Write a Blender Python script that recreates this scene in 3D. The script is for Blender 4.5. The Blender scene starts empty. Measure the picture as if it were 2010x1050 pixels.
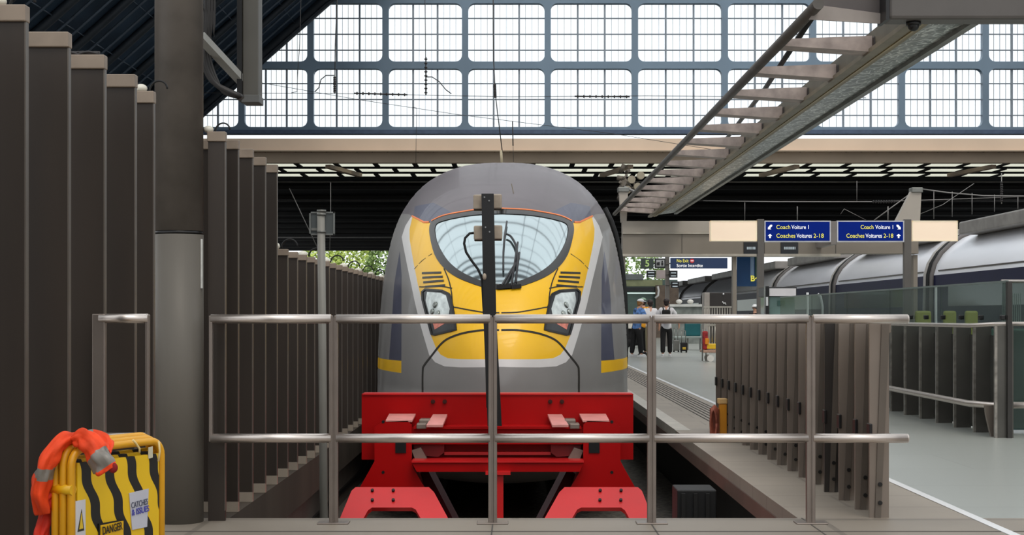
import bpy, bmesh, math, random
from mathutils import Vector, Matrix
from mathutils.geometry import delaunay_2d_cdt
random.seed(7)
C = bpy.context.scene
COL = C.collection
# ------------------------------------------------------------------ camera, world, exposure
F = 3000.0; VX, VY, CH = 1012.0, 620.0, 1.2
cd = bpy.data.cameras.new('camera'); cam = bpy.data.objects.new('camera', cd); COL.objects.link(cam)
cd.sensor_width = 36; cd.lens = 36 * F / 2010
cd.shift_x = -(VX - 1005) / 2010; cd.shift_y = (VY - 525) / 2010
cd.clip_end = 2000
cam.location = (0, 0, CH); cam.rotation_euler = (math.pi / 2, 0, 0)
C.camera = cam
w = bpy.data.worlds.new('sky'); C.world = w; w.use_nodes = True
bg = w.node_tree.nodes['Background']; bg.inputs[0].default_value = (0.93, 0.97, 1.0, 1); bg.inputs[1].default_value = 1.45
C.view_settings.view_transform = 'Standard'; C.view_settings.look = 'None'
C.view_settings.gamma = 1; C.view_settings.use_curve_mapping = False
C.view_settings.exposure = -0.08
sd = bpy.data.lights.new('sun', 'SUN'); sd.energy = 1.3; sd.angle = math.radians(25); sd.color = (1, .93, .84)
sun = bpy.data.objects.new('sun', sd); COL.objects.link(sun); sun.rotation_euler = (math.radians(30), math.radians(12), 0)

# ------------------------------------------------------------------ helpers
def lin(c):
    return tuple((x / 12.92 if x <= .04045 else ((x + .055) / 1.055) ** 2.4) for x in c)
MATS = {}
def mat(name, rgb, rough=.5, metal=0.0, var=.12, scale=3.0, bump=0.0, emit=None, spec=.5, stretch=(1, 1, 1), coat=0.0, trans=0.0, alpha=1.0):
    """rgb in display (sRGB 0..1)"""
    if name in MATS: return MATS[name]
    m = bpy.data.materials.new(name); m.use_nodes = True
    nt = m.node_tree; b = nt.nodes['Principled BSDF']; L = nt.links
    col = lin(rgb)
    b.inputs['Roughness'].default_value = rough; b.inputs['Metallic'].default_value = metal
    b.inputs['Specular IOR Level'].default_value = spec
    b.inputs['Coat Weight'].default_value = coat
    b.inputs['Transmission Weight'].default_value = trans
    b.inputs['Alpha'].default_value = alpha
    tc = nt.nodes.new('ShaderNodeTexCoord'); mp = nt.nodes.new('ShaderNodeMapping')
    mp.inputs['Scale'].default_value = stretch
    L.new(tc.outputs['Object'], mp.inputs[0])
    n = nt.nodes.new('ShaderNodeTexNoise'); n.inputs['Scale'].default_value = scale; n.inputs['Detail'].default_value = 5
    L.new(mp.outputs[0], n.inputs['Vector'])
    r = nt.nodes.new('ShaderNodeValToRGB')
    r.color_ramp.elements[0].position = .3; r.color_ramp.elements[1].position = .7
    r.color_ramp.elements[0].color = (*[max(0, x * (1 - var)) for x in col], 1)
    r.color_ramp.elements[1].color = (*[min(1, x * (1 + var)) for x in col], 1)
    L.new(n.outputs['Fac'], r.inputs[0]); L.new(r.outputs[0], b.inputs['Base Color'])
    if bump:
        bp = nt.nodes.new('ShaderNodeBump'); bp.inputs['Strength'].default_value = bump; bp.inputs['Distance'].default_value = .02
        L.new(n.outputs['Fac'], bp.inputs['Height']); L.new(bp.outputs[0], b.inputs['Normal'])
    if emit:
        b.inputs['Emission Color'].default_value = (*col, 1); b.inputs['Emission Strength'].default_value = emit
    MATS[name] = m
    return m

def W(px, py, Z):
    return Vector(((px - VX) * Z / F, Z, CH + (VY - py) * Z / F))
def X_(px, Z): return (px - VX) * Z / F
def H_(py, Z): return CH + (VY - py) * Z / F

class MB:
    def __init__(s): s.bm = bmesh.new()
    def box(s, x0, x1, y0, y1, z0, z1, bev=0):
        r = bmesh.ops.create_cube(s.bm, size=1)
        M = Matrix.Translation(((x0 + x1) / 2, (y0 + y1) / 2, (z0 + z1) / 2)) @ Matrix.Diagonal((abs(x1 - x0), abs(y1 - y0), abs(z1 - z0), 1))
        bmesh.ops.transform(s.bm, matrix=M, verts=r['verts'])
        if bev:
            es = list({e for v in r['verts'] for e in v.link_edges})
            bmesh.ops.bevel(s.bm, geom=es, offset=bev, segments=2, affect='EDGES', profile=.5)
        return s
    def obox(s, a, b, wx, wy):
        """bar of rectangular section from a to b"""
        a = Vector(a); b = Vector(b); d = (b - a); L = d.length
        r = bmesh.ops.create_cube(s.bm, size=1)
        M = Matrix.Translation((a + b) / 2) @ d.to_track_quat('Z', 'Y').to_matrix().to_4x4() @ Matrix.Diagonal((wx, wy, L, 1))
        bmesh.ops.transform(s.bm, matrix=M, verts=r['verts']); return s
    def tube(s, pts, r, n=10, cap=True, flat=1.0):
        pts = [Vector(p) for p in pts]; rs = r if isinstance(r, (list, tuple)) else [r] * len(pts)
        rings = []; up = Vector((0, 0, 1)); prev = None
        for i, p in enumerate(pts):
            if i == 0: d = pts[1] - p
            elif i == len(pts) - 1: d = p - pts[i - 1]
            else: d = (pts[i + 1] - p).normalized() + (p - pts[i - 1]).normalized()
            d.normalize()
            if prev is None:
                a = d.cross(up)
                if a.length < .05: a = d.cross(Vector((1, 0, 0)))
                a.normalize()
            else:
                a = prev - d * prev.dot(d); a.normalize()
            prev = a; b = d.cross(a)
            rings.append([s.bm.verts.new(p + (a * math.cos(t) + b * math.sin(t) * flat) * rs[i]) for t in [2 * math.pi * k / n for k in range(n)]])
        for i in range(len(rings) - 1):
            for k in range(n):
                f = s.bm.faces.new((rings[i][k], rings[i][(k + 1) % n], rings[i + 1][(k + 1) % n], rings[i + 1][k])); f.smooth = True
        if cap:
            s.bm.faces.new(rings[0][::-1]); s.bm.faces.new(rings[-1])
        return s
    def cyl(s, a, b, r, n=20, r2=None):
        return s.tube([a, b], [r, r if r2 is None else r2], n)
    def ball(s, c, rx, ry=None, rz=None, n=14):
        ry = ry or rx; rz = rz or rx
        r = bmesh.ops.create_uvsphere(s.bm, u_segments=n, v_segments=max(6, n * 2 // 3), radius=1)
        bmesh.ops.transform(s.bm, matrix=Matrix.Translation(c) @ Matrix.Diagonal((rx, ry, rz, 1)), verts=r['verts'])
        for v in r['verts']:
            for f in v.link_faces: f.smooth = True
        return s
    def poly(s, pts, off):
        """closed polygon extruded by vector off"""
        off = Vector(off); a = [s.bm.verts.new(Vector(p)) for p in pts]; b = [s.bm.verts.new(Vector(p) + off) for p in pts]
        n = len(pts)
        s.bm.faces.new(a); s.bm.faces.new(b[::-1])
        for i in range(n): s.bm.faces.new((a[i], b[i], b[(i + 1) % n], a[(i + 1) % n]))
        return s
    def ppoly(s, px, Z, depth):
        return s.poly([W(x, y, Z) for x, y in px], (0, depth, 0))
    def face(s, pts, smooth=False):
        f = s.bm.faces.new([s.bm.verts.new(Vector(p)) for p in pts]); f.smooth = smooth; return s
    def grid(s, fn, nu, nv, smooth=True):
        g = [[s.bm.verts.new(fn(i / nu, j / nv)) for j in range(nv + 1)] for i in range(nu + 1)]
        for i in range(nu):
            for j in range(nv):
                f = s.bm.faces.new((g[i][j], g[i + 1][j], g[i + 1][j + 1], g[i][j + 1])); f.smooth = smooth
        return s
    def build(s, name, m, parent=None, kind=None, label=None, cat=None, group=None, norm=True):
        if norm: bmesh.ops.recalc_face_normals(s.bm, faces=s.bm.faces)
        me = bpy.data.meshes.new(name); s.bm.to_mesh(me); s.bm.free()
        if isinstance(m, (list, tuple)):
            for q in m: me.materials.append(q)
        else: me.materials.append(m)
        return link(name, me, parent, kind, label, cat, group)
def wloc(o):
    v = Vector(o.location)
    while o.parent: o = o.parent; v = v + o.location
    return v
def link(name, me, parent=None, kind=None, label=None, cat=None, group=None):
    o = bpy.data.objects.new(name, me)
    if parent is not None:
        me.transform(Matrix.Translation(-wloc(parent))); o.parent = parent
    elif kind != 'structure' and len(me.vertices):
        n = len(me.vertices); c = sum((v.co for v in me.vertices), Vector()) / n
        c.z = min(v.co.z for v in me.vertices)
        me.transform(Matrix.Translation(-c)); o.location = c
    COL.objects.link(o); tag(o, label, cat, group, kind); return o
def tag(o, label=None, cat=None, group=None, kind=None):
    for k, v in (('label', label), ('category', cat), ('group', group), ('kind', kind)):
        if v: o[k] = v
    return o
def thing(name, label, cat, loc, group=None, kind=None):
    o = bpy.data.objects.new(name, None); o.empty_display_size = .1; o.location = loc; COL.objects.link(o)
    return tag(o, label, cat, group, kind)
def kids(o): return [c for c in bpy.data.objects if c.parent == o]
def dup(o, parent=None):
    c = o.copy(); COL.objects.link(c)
    if parent is not None: c.parent = parent
    for k in kids(o): dup(k, c)
    return c
def text(name, body, size, m, parent, loc, align='LEFT', ext=.002, rot=None, bold=0.0, sx=1.0, label=None, fit=None):
    cu = bpy.data.curves.new(name, 'FONT'); cu.body = body; cu.size = size; cu.extrude = ext; cu.align_x = align; cu.align_y = 'CENTER'; cu.offset = bold
    t = bpy.data.objects.new('t', cu); COL.objects.link(t)
    dg = bpy.context.evaluated_depsgraph_get(); me = bpy.data.meshes.new_from_object(t.evaluated_get(dg))
    bpy.data.objects.remove(t)
    R = rot if rot else Matrix.Rotation(math.pi / 2, 4, 'X')
    if fit: xs = [v.co.x for v in me.vertices]; sx = fit / (max(xs) - min(xs))
    me.transform(Matrix.Translation(loc) @ R @ Matrix.Diagonal((sx, 1, 1, 1)))
    me.materials.clear(); me.materials.append(m)
    return link(name, me, parent, label=label)
def inpoly(x, y, P):
    c = False; n = len(P); j = n - 1
    for i in range(n):
        if (P[i][1] > y) != (P[j][1] > y) and x < (P[j][0] - P[i][0]) * (y - P[i][1]) / (P[j][1] - P[i][1]) + P[i][0]: c = not c
        j = i
    return c

# ------------------------------------------------------------------ materials
M_fin = mat('dark_bronze_metal', (.195, .162, .135), .45, .2, .25, 1.5, stretch=(3, 3, .4))
M_finlit = mat('fin_edge_lit', (.40, .37, .34), .4, .5)  # lighter than the fins: light catching their edges, painted as a strip
M_cap = mat('fin_cap_metal', (.56, .50, .44), .5, .2, .15, 8)
M_column = mat('column_paint', (.40, .38, .35), .5, .1, .1, 2.0, stretch=(2, 2, .3), spec=.35)
M_steel = mat('brushed_stainless', (.86, .82, .79), .36, .95, .04, 6)
M_steelpost = mat('stainless_post', (.55, .51, .48), .42, .8, .08, 6)
M_rfin = mat('taupe_fin_metal', (.51, .465, .425), .45, .35, .12, 2, stretch=(2, 2, .5))
M_red = mat('signal_red_paint', (.68, .005, .01), .38, 0, .06, 2, spec=.25)
M_red2 = mat('dark_red_paint', (.48, .03, .04), .45, 0, .1, 2)
M_redlit = mat('signal_red_lit', (.85, .08, .09), .33, 0, .1, 2, spec=.8)  # paler copy of the red, with sky light on upward faces in the colour
M_black = mat('black_paint', (.06, .055, .055), .4, 0, .15)
M_rubber = mat('black_rubber', (.05, .05, .05), .6, 0, .15)
M_slab = mat('slab_concrete', (.56, .52, .47), .62, 0, .12, 6, bump=.1)
M_coping = mat('pale_coping_stone', (.72, .70, .66), .5, 0, .1, 5)
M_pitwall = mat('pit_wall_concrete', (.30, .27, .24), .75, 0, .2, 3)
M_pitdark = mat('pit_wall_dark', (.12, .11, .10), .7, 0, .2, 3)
M_ballast = mat('ballast_gravel', (.36, .34, .31), .9, 0, .55, 18, bump=1.0)
M_rail = mat('rail_steel', (.5, .45, .42), .35, .9)
M_yellow = mat('train_yellow', (.99, .76, .02), .38, 0, .05, 2, coat=.15)
M_tgrey = mat('train_grey', (.53, .52, .51), .42, 0, .07, 1.6, coat=.15)
M_troof = mat('train_roof_grey', (.385, .355, .37), .42, 0, .12, 1.6, coat=.1)
M_twhite = mat('train_light_grey', (.86, .85, .84), .4, 0, .04)
M_tblue = mat('train_navy', (.11, .13, .28), .35, 0, .1, coat=.2)
M_glassd = mat('windscreen_glass', (.72, .77, .78), .07, .92, .06, 1.2)
M_orange = mat('orange_line', (.93, .50, .25), .5)
M_signblue = mat('sign_blue', (.01, .13, .48), .6, 0, .03, emit=.2, spec=.1)
M_signnavy = mat('sign_navy', (.12, .21, .36), .5, 0, .05)
M_cream = mat('cream_lightbox', (.93, .84, .74), .5, 0, .03, 2, emit=.42)
M_white = mat('white_paint', (.88, .88, .88), .5, 0, .03)
M_wtext = mat('sign_white_text', (.96, .96, .96), .5, emit=.6)
M_ytext = mat('sign_yellow_text', (.95, .90, .35), .5, emit=.5)
M_taupe = mat('gantry_taupe', (.56, .525, .48), .5, .1, .07, 1)
M_taupel = mat('gantry_pale_taupe', (.68, .645, .60), .5, .1, .07, 1)
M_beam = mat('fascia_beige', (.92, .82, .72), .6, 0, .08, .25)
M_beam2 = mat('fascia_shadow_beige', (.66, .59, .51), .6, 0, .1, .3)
M_dkceil = mat('extension_ceiling_shaded_black', (.055, .06, .065), .8, 0, .2, .3, spec=.1)  # near-black: shade under the extension roof is put into this colour
M_gab = mat('gable_blue_grey', (.50, .58, .65), .5, 0, .12, .2)
M_bar = mat('glazing_bar_grey', (.56, .60, .64), .5, 0, .1)
M_vault = mat('vault_boarding', (.17, .23, .29), .7, 0, .45, 1.2, stretch=(.4, .15, .4), spec=.2)
M_rib = mat('vault_rib_slate', (.27, .32, .37), .5, 0, .2, 1)
M_ribd = mat('vault_rib_dark', (.14, .17, .20), .6, 0, .2, 1)
M_wire = mat('wire_dark', (.22, .21, .21), .5, .4)
M_wirel = mat('wire_pale', (.52, .51, .50), .5, .4)
M_galv = mat('galvanised', (.50, .50, .48), .42, .6, .15, 4)

# ------------------------------------------------------------------ the setting: floors and pit
def floor_mat(name, rgb, jx, jy, rough, joint=.72, w=.01, var=.08, spec=.5):
    m = mat(name, rgb, rough, 0, var, .8, spec=spec); nt = m.node_tree; L = nt.links
    b = nt.nodes['Principled BSDF']; ramp = b.inputs['Base Color'].links[0].from_node
    tc = nt.nodes.new('ShaderNodeTexCoord'); br = nt.nodes.new('ShaderNodeTexBrick')
    br.offset = .5; br.inputs['Scale'].default_value = 1; br.inputs['Brick Width'].default_value = jx; br.inputs['Row Height'].default_value = jy
    br.inputs['Mortar Size'].default_value = w; br.inputs['Color1'].default_value = (1, 1, 1, 1); br.inputs['Color2'].default_value = (.95, .95, .95, 1)
    br.inputs['Mortar'].default_value = (joint, joint, joint, 1)
    L.new(tc.outputs['Object'], br.inputs['Vector'])
    mx = nt.nodes.new('ShaderNodeMix'); mx.data_type = 'RGBA'; mx.blend_type = 'MULTIPLY'; mx.inputs[0].default_value = 1
    L.new(ramp.outputs[0], mx.inputs[6]); L.new(br.outputs['Color'], mx.inputs[7]); L.new(mx.outputs[2], b.inputs['Base Color'])
    return m
M_tile = floor_mat('pale_grey_floor_tiles', (.66, .67, .645), 2.4, 1.2, .28, .86, .010, .015)
M_plank = floor_mat('beige_paving', (.60, .555, .50), 1.4, .6, .5, .75, .012, .14)
M_front = floor_mat('front_slab_paving', (.54, .50, .45), 3.6, 1.8, .5, .7, .02, .14)
XL, XR, YP = -1.70, 1.675, 9.07
S = 'structure'
MB().box(-6, 14, -26, YP, -.25, 0).build('floor', M_front, kind=S)
MB().box(XR, 2.73, YP, 190, -.09, 0).build('floor', M_plank, kind=S)
MB().box(2.73, 12.6, YP, 190, -.09, 0.0).build('floor', M_tile, kind=S)
MB().box(2.70, 2.76, YP - 3, 190, -.02, .004).build('trim_1', M_white, kind=S)
MB().box(XR, XR + .16, 16, 190, -.088, .004).build('trim_2', M_coping, kind=S)
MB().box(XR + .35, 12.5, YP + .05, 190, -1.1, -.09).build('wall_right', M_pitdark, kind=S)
m = MB()
for k in range(7): m.box(2.2 + k * .062, 2.2 + k * .062 + .014, 16, 120, -.01, .006)
m.build('trim_3', mat('tactile_groove', (.30, .28, .26), .7), kind=S)
MB().box(-40, 60, YP, 260, -1.25, -.98).build('floor', M_ballast, kind=S)
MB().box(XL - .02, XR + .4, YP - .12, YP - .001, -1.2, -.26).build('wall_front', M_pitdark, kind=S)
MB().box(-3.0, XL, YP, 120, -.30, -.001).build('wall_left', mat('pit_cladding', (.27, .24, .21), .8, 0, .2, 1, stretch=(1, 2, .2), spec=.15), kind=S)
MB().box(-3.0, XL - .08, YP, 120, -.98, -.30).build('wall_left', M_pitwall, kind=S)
MB().box(XL - .08, XL + .03, YP, 120, -.98, -.72).build('trim_4', M_pitwall, kind=S)
MB().box(XL - .09, XL - .06, YP, 120, -.60, -.56).build('trim_5', M_black, kind=S)
MB().box(-3.0, 0, 120, 121, -1, -.1).build('wall_left', M_pitwall, kind=S)
# right fascia of the platform edge, brown
MB().box(XR - .006, XR + .36, YP + .01, 190, -.20, -.092).build('trim_6', mat('edge_fascia_brown', (.42, .33, .29), .45, 0, .2, 2), kind=S)
MB().box(-6, 14, 8.495, 8.515, -.02, .002).build('trim_9', MATS['tactile_groove'], kind=S)
for px in (967, 1279, 1591): MB().box(X_(px, 8.8) - .004, X_(px, 8.8) + .004, 8.0, YP - .002, -.02, .002).build('trim_10', MATS['tactile_groove'], kind=S)
t = thing('pit_cabinet', 'dark ribbed cabinet down in the pit below the right platform edge', 'cabinet', (1.43, 12, -.98))
MB().box(1.27, 1.58, 12, 12.4, -.98, H_(962, 12), .01).build('body', mat('pit_cabinet_grey', (.045, .04, .04), .6), t)
for q in range(3): MB().box(1.30 + q * .095, 1.33 + q * .095, 11.97, 12, -.95, H_(968, 12)).build('rib', mat('pit_rib', (.08, .075, .07), .5), t)
# rails
for gx in (-.15 - .72, -.15 + .72):
    MB().box(gx - .035, gx + .035, 14.3, 150, -.98, -.86).build('track_rail', M_rail, label='steel running rail under the %s side of the parked train' % ('left' if gx < -.3 else 'right'), cat='rail')
# concourse behind and around the camera, seen in reflections
MB().box(-30, 46, -27, -26, -.2, 5.0).build('wall_back', mat('concourse_brick', (.42, .30, .24), .7, 0, .3, 2), kind=S)
MB().box(-30, -29.6, -26, 100, -2, 6).build('wall_left', mat('side_brick', (.34, .25, .21), .8, 0, .3, 2), kind=S)
MB().box(45, 45.5, -26, 100, -2, 6).build('wall_right', MATS['side_brick'], kind=S)

# ------------------------------------------------------------------ vaulted roof
AR = [(-29.5, 4), (-27.2, 8.2), (-24, 11.6), (-20.6, 14.55), (-16.4, 18.3), (-12.2, 22.0), (-7.5, 25.2), (-2, 27.6), (3.5, 29), (8.2, 29.6)]
AR = AR + [(30 - x, h) for x, h in AR[::-1]]
def arc_pts(Y, off=0): return [(x, Y, h - off) for x, h in AR]
m = MB()
left = AR[:7]
m.grid(lambda u, v: Vector((left[round(v * 6)][0] - .1, 48 + u * 53, left[round(v * 6)][1] + .1)), 30, 6, smooth=False)
m.build('ceiling', M_vault, kind=S)
m = MB(); right = AR[13:]
m.grid(lambda u, v: Vector((right[round(v * 6)][0] + .5, 48 + u * 52, right[round(v * 6)][1] + .35)), 30, 6, smooth=False)
m.build('ceiling', M_vault, kind=S)
k = 0
Y = -22.0
while Y < 97:
    big = (k % 3 == 0)
    m = MB(); r = .22 if big else .07
    if Y < 19: r = .55 if big else .28  # unseen ribs here thickened and packed closer to darken the windscreen reflection
    m.tube(arc_pts(Y, .1), r, 6); m.build('ceiling', M_rib if not big else M_ribd, kind=S)
    Y += (3.2 if Y < 4 else 1.5 if Y < 19 else 3.2 if Y < 45 else 1.7); k += 1
m = MB(); m.tube(arc_pts(99.2, .2), .45, 6); m.tube(arc_pts(98.4, .75), .12, 6); m.build('ceiling', M_ribd, kind=S)
m = MB()
for i in range(0, len(AR)):
    x, h = AR[i]
    m.tube([(x, -22, h), (x, 99, h)], .08 if i > 6 else .035, 6)
    if i < 7:
        x2, h2 = AR[i + 1]; m.tube([((x + x2) / 2, 48, (h + h2) / 2), ((x + x2) / 2, 99, (h + h2) / 2)], .02, 6)
m.build('ceiling', M_rib, kind=S)

# ------------------------------------------------------------------ glazed gable screen
ZG = 100.0
win = thing('window_1', None, None, W(1012, 257, ZG), kind=S)
cols = [205, 340, 475, 610, 757, 913, 1075, 1246, 1422, 1595, 1769, 1933, 2085]
rows = [257, 129, 1, -127]
M_pane = bpy.data.materials.new('screen_glass'); M_pane.use_nodes = True
nt = M_pane.node_tree; b = nt.nodes['Principled BSDF']; out = nt.nodes['Material Output']
tr = nt.nodes.new('ShaderNodeBsdfTransparent'); tr.inputs[0].default_value = (.97, .985, .99, 1)
mx = nt.nodes.new('ShaderNodeMixShader'); mx.inputs[0].default_value = .92
b.inputs['Base Color'].default_value = (.8, .85, .88, 1); b.inputs['Roughness'].default_value = .2
nt.links.new(b.outputs[0], mx.inputs[1]); nt.links.new(tr.outputs[0], mx.inputs[2]); nt.links.new(mx.outputs[0], out.inputs[0])
hw, hh = .20, .235
for ci in range(len(cols) - 1):
    for ri in range(len(rows) - 1):
        x0, x1 = X_(cols[ci], ZG), X_(cols[ci + 1], ZG); z0, z1 = H_(rows[ri], ZG), H_(rows[ri + 1], ZG)
        a0, a1, b0, b1 = x0 + hw, x1 - hw, z0 + hh, z1 - hh; R = .42
        inner = []; outer = []
        for (cx, cz, ox, oz, t0) in ((a1 - R, b1 - R, x1, z1, 0), (a0 + R, b1 - R, x0, z1, 90), (a0 + R, b0 + R, x0, z0, 180), (a1 - R, b0 + R, x1, z0, 270)):
            for q in range(6):
                t = math.radians(t0 + q * 18)
                inner.append((cx + R * math.cos(t), cz + R * math.sin(t))); outer.append((ox, oz))
        m = MB(); n = len(inner)
        for yy in (ZG - .25, ZG + .25):
            vi = [m.bm.verts.new((p[0], yy, p[1])) for p in inner]; vo = {}
            def ov(p):
                if p not in vo: vo[p] = m.bm.verts.new((p[0], yy, p[1]))
                return vo[p]
            for i in range(n):
                j = (i + 1) % n; o1, o2 = ov(outer[i]), ov(outer[j])
                m.bm.faces.new((vi[i], vi[j], o1) if o1 is o2 else (vi[i], vi[j], o2, o1))
            if yy < ZG: v1 = vi
            else:
                for i in range(n): m.bm.faces.new((v1[i], v1[(i + 1) % n], vi[(i + 1) % n], vi[i]))
        fr = m.build('window_frame', M_gab, win)
        m = MB(); wd = (a1 - a0)
        for q in (1, 2):
            xx = a0 + wd * q / 3; m.box(xx - .055, xx + .055, ZG - .1, ZG + .1, b0 - .02, b1 + .02)
        for q in range(3):
            for s_ in (1, 2, 3):
                xx = a0 + wd * (q + s_ / 4) / 3; m.box(xx - .010, xx + .010, ZG - .03, ZG + .03, b0 - .02, b1 + .02)
        for q in (1, 2, 3):
            zz = b0 + (b1 - b0) * (q - .25) / 3.65; m.box(a0 - .02, a1 + .02, ZG - .08, ZG + .08, zz - .028, zz + .028)
        m.build('glazing_bars', M_bar, win)
        MB().box(a0 - .05, a1 + .05, ZG + .06, ZG + .08, b0 - .05, b1 + .05).build('pane', M_pane, win)
MB().box(X_(205, ZG), X_(2085, ZG), ZG - .4, ZG + .4, H_(264, ZG), H_(256, ZG)).build('window_sill', mat('gable_sill', (.34, .40, .50), .5), win)

# ------------------------------------------------------------------ extension roof beyond
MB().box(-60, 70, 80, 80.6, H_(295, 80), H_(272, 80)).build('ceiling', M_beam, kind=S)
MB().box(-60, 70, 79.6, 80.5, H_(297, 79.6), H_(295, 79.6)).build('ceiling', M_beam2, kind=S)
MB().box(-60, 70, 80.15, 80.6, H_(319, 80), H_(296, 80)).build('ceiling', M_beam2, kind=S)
m = MB()
for px in range(-200, 2400, 30): m.box(X_(px, 80), X_(px, 80) + .05, 79.95, 80.1, H_(299, 80), H_(297, 80))
m.build('trim_7', M_black, kind=S)
HC = 9.3
m = MB()
for y0, y1 in ((80.6, 81.2), (83.1, 84.0), (86.0, 86.9), (89.0, 90.2)): m.box(-60, 70, y0, y1, HC - .02, HC + .02)
m.box(-60, 70, 90, 190, HC, HC + .06)
m.build('ceiling', M_dkceil, kind=S)
M_rl = M_pane.copy(); M_rl.name = 'rooflight_glass'
[n for n in M_rl.node_tree.nodes if n.type == 'BSDF_TRANSPARENT'][0].inputs[0].default_value = (.80, .79, .71, 1)
MB().box(-60, 70, 80.9, 89.6, HC + .03, HC + .04).build('ceiling', M_rl, kind=S)
m = MB()
for y0, y1, sh in ((81.2, 83.0, 0), (84.2, 86.2, .8), (87.2, 89.0, 1.6)):
    x = -58 + sh
    while x < 68:
        m.box(x, x + .26, y0 - .05, y1 + .05, HC - .04, HC + .02); x += 2.1 if int(x * 10) % 3 else 2.1
m.build('ceiling', M_dkceil, kind=S)
m = MB()
for px in (120, 640, 1240, 1570, 1960):
    for s_ in (1,):
        sg = -1 if px < 1000 else 1
        m.obox((X_(px, 80), 80.8, 9.1), (X_(px, 80) + (-sg) * 1.3, 84.5, 8.98), .3, .2)
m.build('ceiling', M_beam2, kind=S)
m = MB()
for py in (357, 394, 466):
    Zb = (9.05 - CH) * F / (620 - py)
    m.tube([(-60, Zb, 9.05), (70, Zb, 9.05)], .045 * Zb / 90, 6)
m.build('ceiling', M_wirel, kind=S); m = MB()
for yy in range(95, 190, 8): m.box(-60, 70, yy, yy + .25, HC - .25, HC)
m.build('ceiling', mat('ceiling_batten', (.13, .13, .13), .6), kind=S)
for x0, x1 in ((-42, -41), (-12.0, -11.4), (48, 49)):
    MB().box(x0, x1, 186, 187, -1, HC).build('trim_8', M_taupe, kind=S)

# ------------------------------------------------------------------ trees and land beyond
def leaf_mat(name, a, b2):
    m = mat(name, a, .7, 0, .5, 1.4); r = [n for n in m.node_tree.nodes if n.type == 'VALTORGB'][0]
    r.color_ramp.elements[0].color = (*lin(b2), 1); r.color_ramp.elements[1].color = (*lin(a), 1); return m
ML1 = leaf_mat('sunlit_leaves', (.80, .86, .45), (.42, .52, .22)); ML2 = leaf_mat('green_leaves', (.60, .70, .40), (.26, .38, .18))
def tree(X, Y, h, r, lm, label):
    t = thing('tree', label, 'tree', (X, Y, -1), 'trees past the end of the station roof')
    MB().tube([(X, Y, -1), (X + .2, Y, h * .35), (X - .1, Y, h * .6)], [.4, .3, .12], 8).build('trunk', mat('bark', (.30, .25, .20), .9), t)
    m = MB(); rnd = random.Random(X)
    for i in range(1500):
        a = rnd.uniform(0, 6.28); cz = rnd.uniform(-1, 1); rr = rnd.uniform(.55, 1) ** .5; q = math.sqrt(1 - cz * cz)
        c = Vector((X + r * rr * q * math.cos(a), Y + r * rr * q * math.sin(a), h * .58 + h * .46 * rr * cz))
        d1 = Vector((rnd.uniform(-1, 1), rnd.uniform(-1, 1), rnd.uniform(-1, 1))).normalized() * rnd.uniform(.2, .42)
        d2 = d1.orthogonal().normalized() * .22
        m.face([c - d1, c + d2, c + d1, c - d2])
    m.build('foliage', lm, t, norm=False)
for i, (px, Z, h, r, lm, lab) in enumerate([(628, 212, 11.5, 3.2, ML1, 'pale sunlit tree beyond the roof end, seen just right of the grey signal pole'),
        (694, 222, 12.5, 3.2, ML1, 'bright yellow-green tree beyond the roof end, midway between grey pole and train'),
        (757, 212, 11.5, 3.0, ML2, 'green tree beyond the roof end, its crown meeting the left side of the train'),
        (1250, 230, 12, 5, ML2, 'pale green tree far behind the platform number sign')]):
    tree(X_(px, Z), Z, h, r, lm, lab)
MB().box(-60, 60, 300, 310, -1, 7).build('wall_far', mat('far_hoarding', (.62, .64, .62), .8), kind=S)

# ------------------------------------------------------------------ left fence of upright metal fins
def fin(parent, x0, x1, y, z0, z1, cap=.05, foot=True):
    f = MB().box(x0, x1, y - .03, y, z0, z1).build('fin', M_fin, parent)
    MB().box(x0 - .004, x1 + .004, y - .045, y + .01, z1 - cap, z1 + .008, .004).build('cap', M_cap, f)
    MB().box(x1 - .003, x1 + .002, y - .032, y + .001, z0 + .06, z1 - cap).build('lit_edge', M_finlit, f)
    if foot and y > YP: MB().box(x0, x1 + .002, y - .036, y + .004, z0, z0 + .062).build('floor_reflection', mat('floor_reflection_pale', (.66, .61, .55), .35, .4), f)  # pale block painted in for the floor's reflection at the fin bottom
    return f
P = .508
fl = thing('fence', 'tall fence of dark bronze fins along the left of the track, tall nearer stretch', 'fence', (-1.9, 7, 0))
HT = 2.27
for k in list(range(-1, 5)) + list(range(7, 12)):
    y = 5.33 + P * k
    x0, x1 = -1.98, -1.70
    if k == 4: x1 = X_(304, y)
    if k == 7: x0 = -1.80; y += .09
    fin(fl, x0, x1, y, 0, HT)
ff = thing('fence', 'lower fence of dark fins left of the track, running back beside the train', 'fence', (-1.9, 16, 0))
for k in range(12, 44):
    y = 5.33 + P * k
    fin(ff, -1.93, -1.70, y, 0, 1.69, .04)
def cableloop(x, y, z, label, r=.05, s=1):
    t = thing('fence_lamp', label, 'lamp', (x, y, z), 'small white lamps on the fence tops')
    MB().ball((x, y, z + r * .5), r, r, r * .72).build('dome', mat('lamp_dome', (.86, .84, .78), .4), t)
    pts = []
    for q in range(15):
        a = math.pi * q / 14
        pts.append((x + r * 1.1 + s * r * 2.2 * (1 - math.cos(a)) / 2 * 1.3, y + .03, z + .004 + math.sin(a) * r * 1.5 + q * .001))
    MB().tube(pts, r * .17, 6).build('cable', M_rubber, t)
for k, lab in ((0, 'small lamp with black cable loop on the second near fence fin'), (4, 'white domed lamp on fence fin tucked left of the big column'), (7, 'white domed lamp with cable loop on the fin right of the big column')):
    cableloop(-1.80, 5.33 + P * k - .015 + (.09 if k == 7 else 0), HT + .008, lab, .03)
lk = list(range(12, 40, 3))
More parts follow.
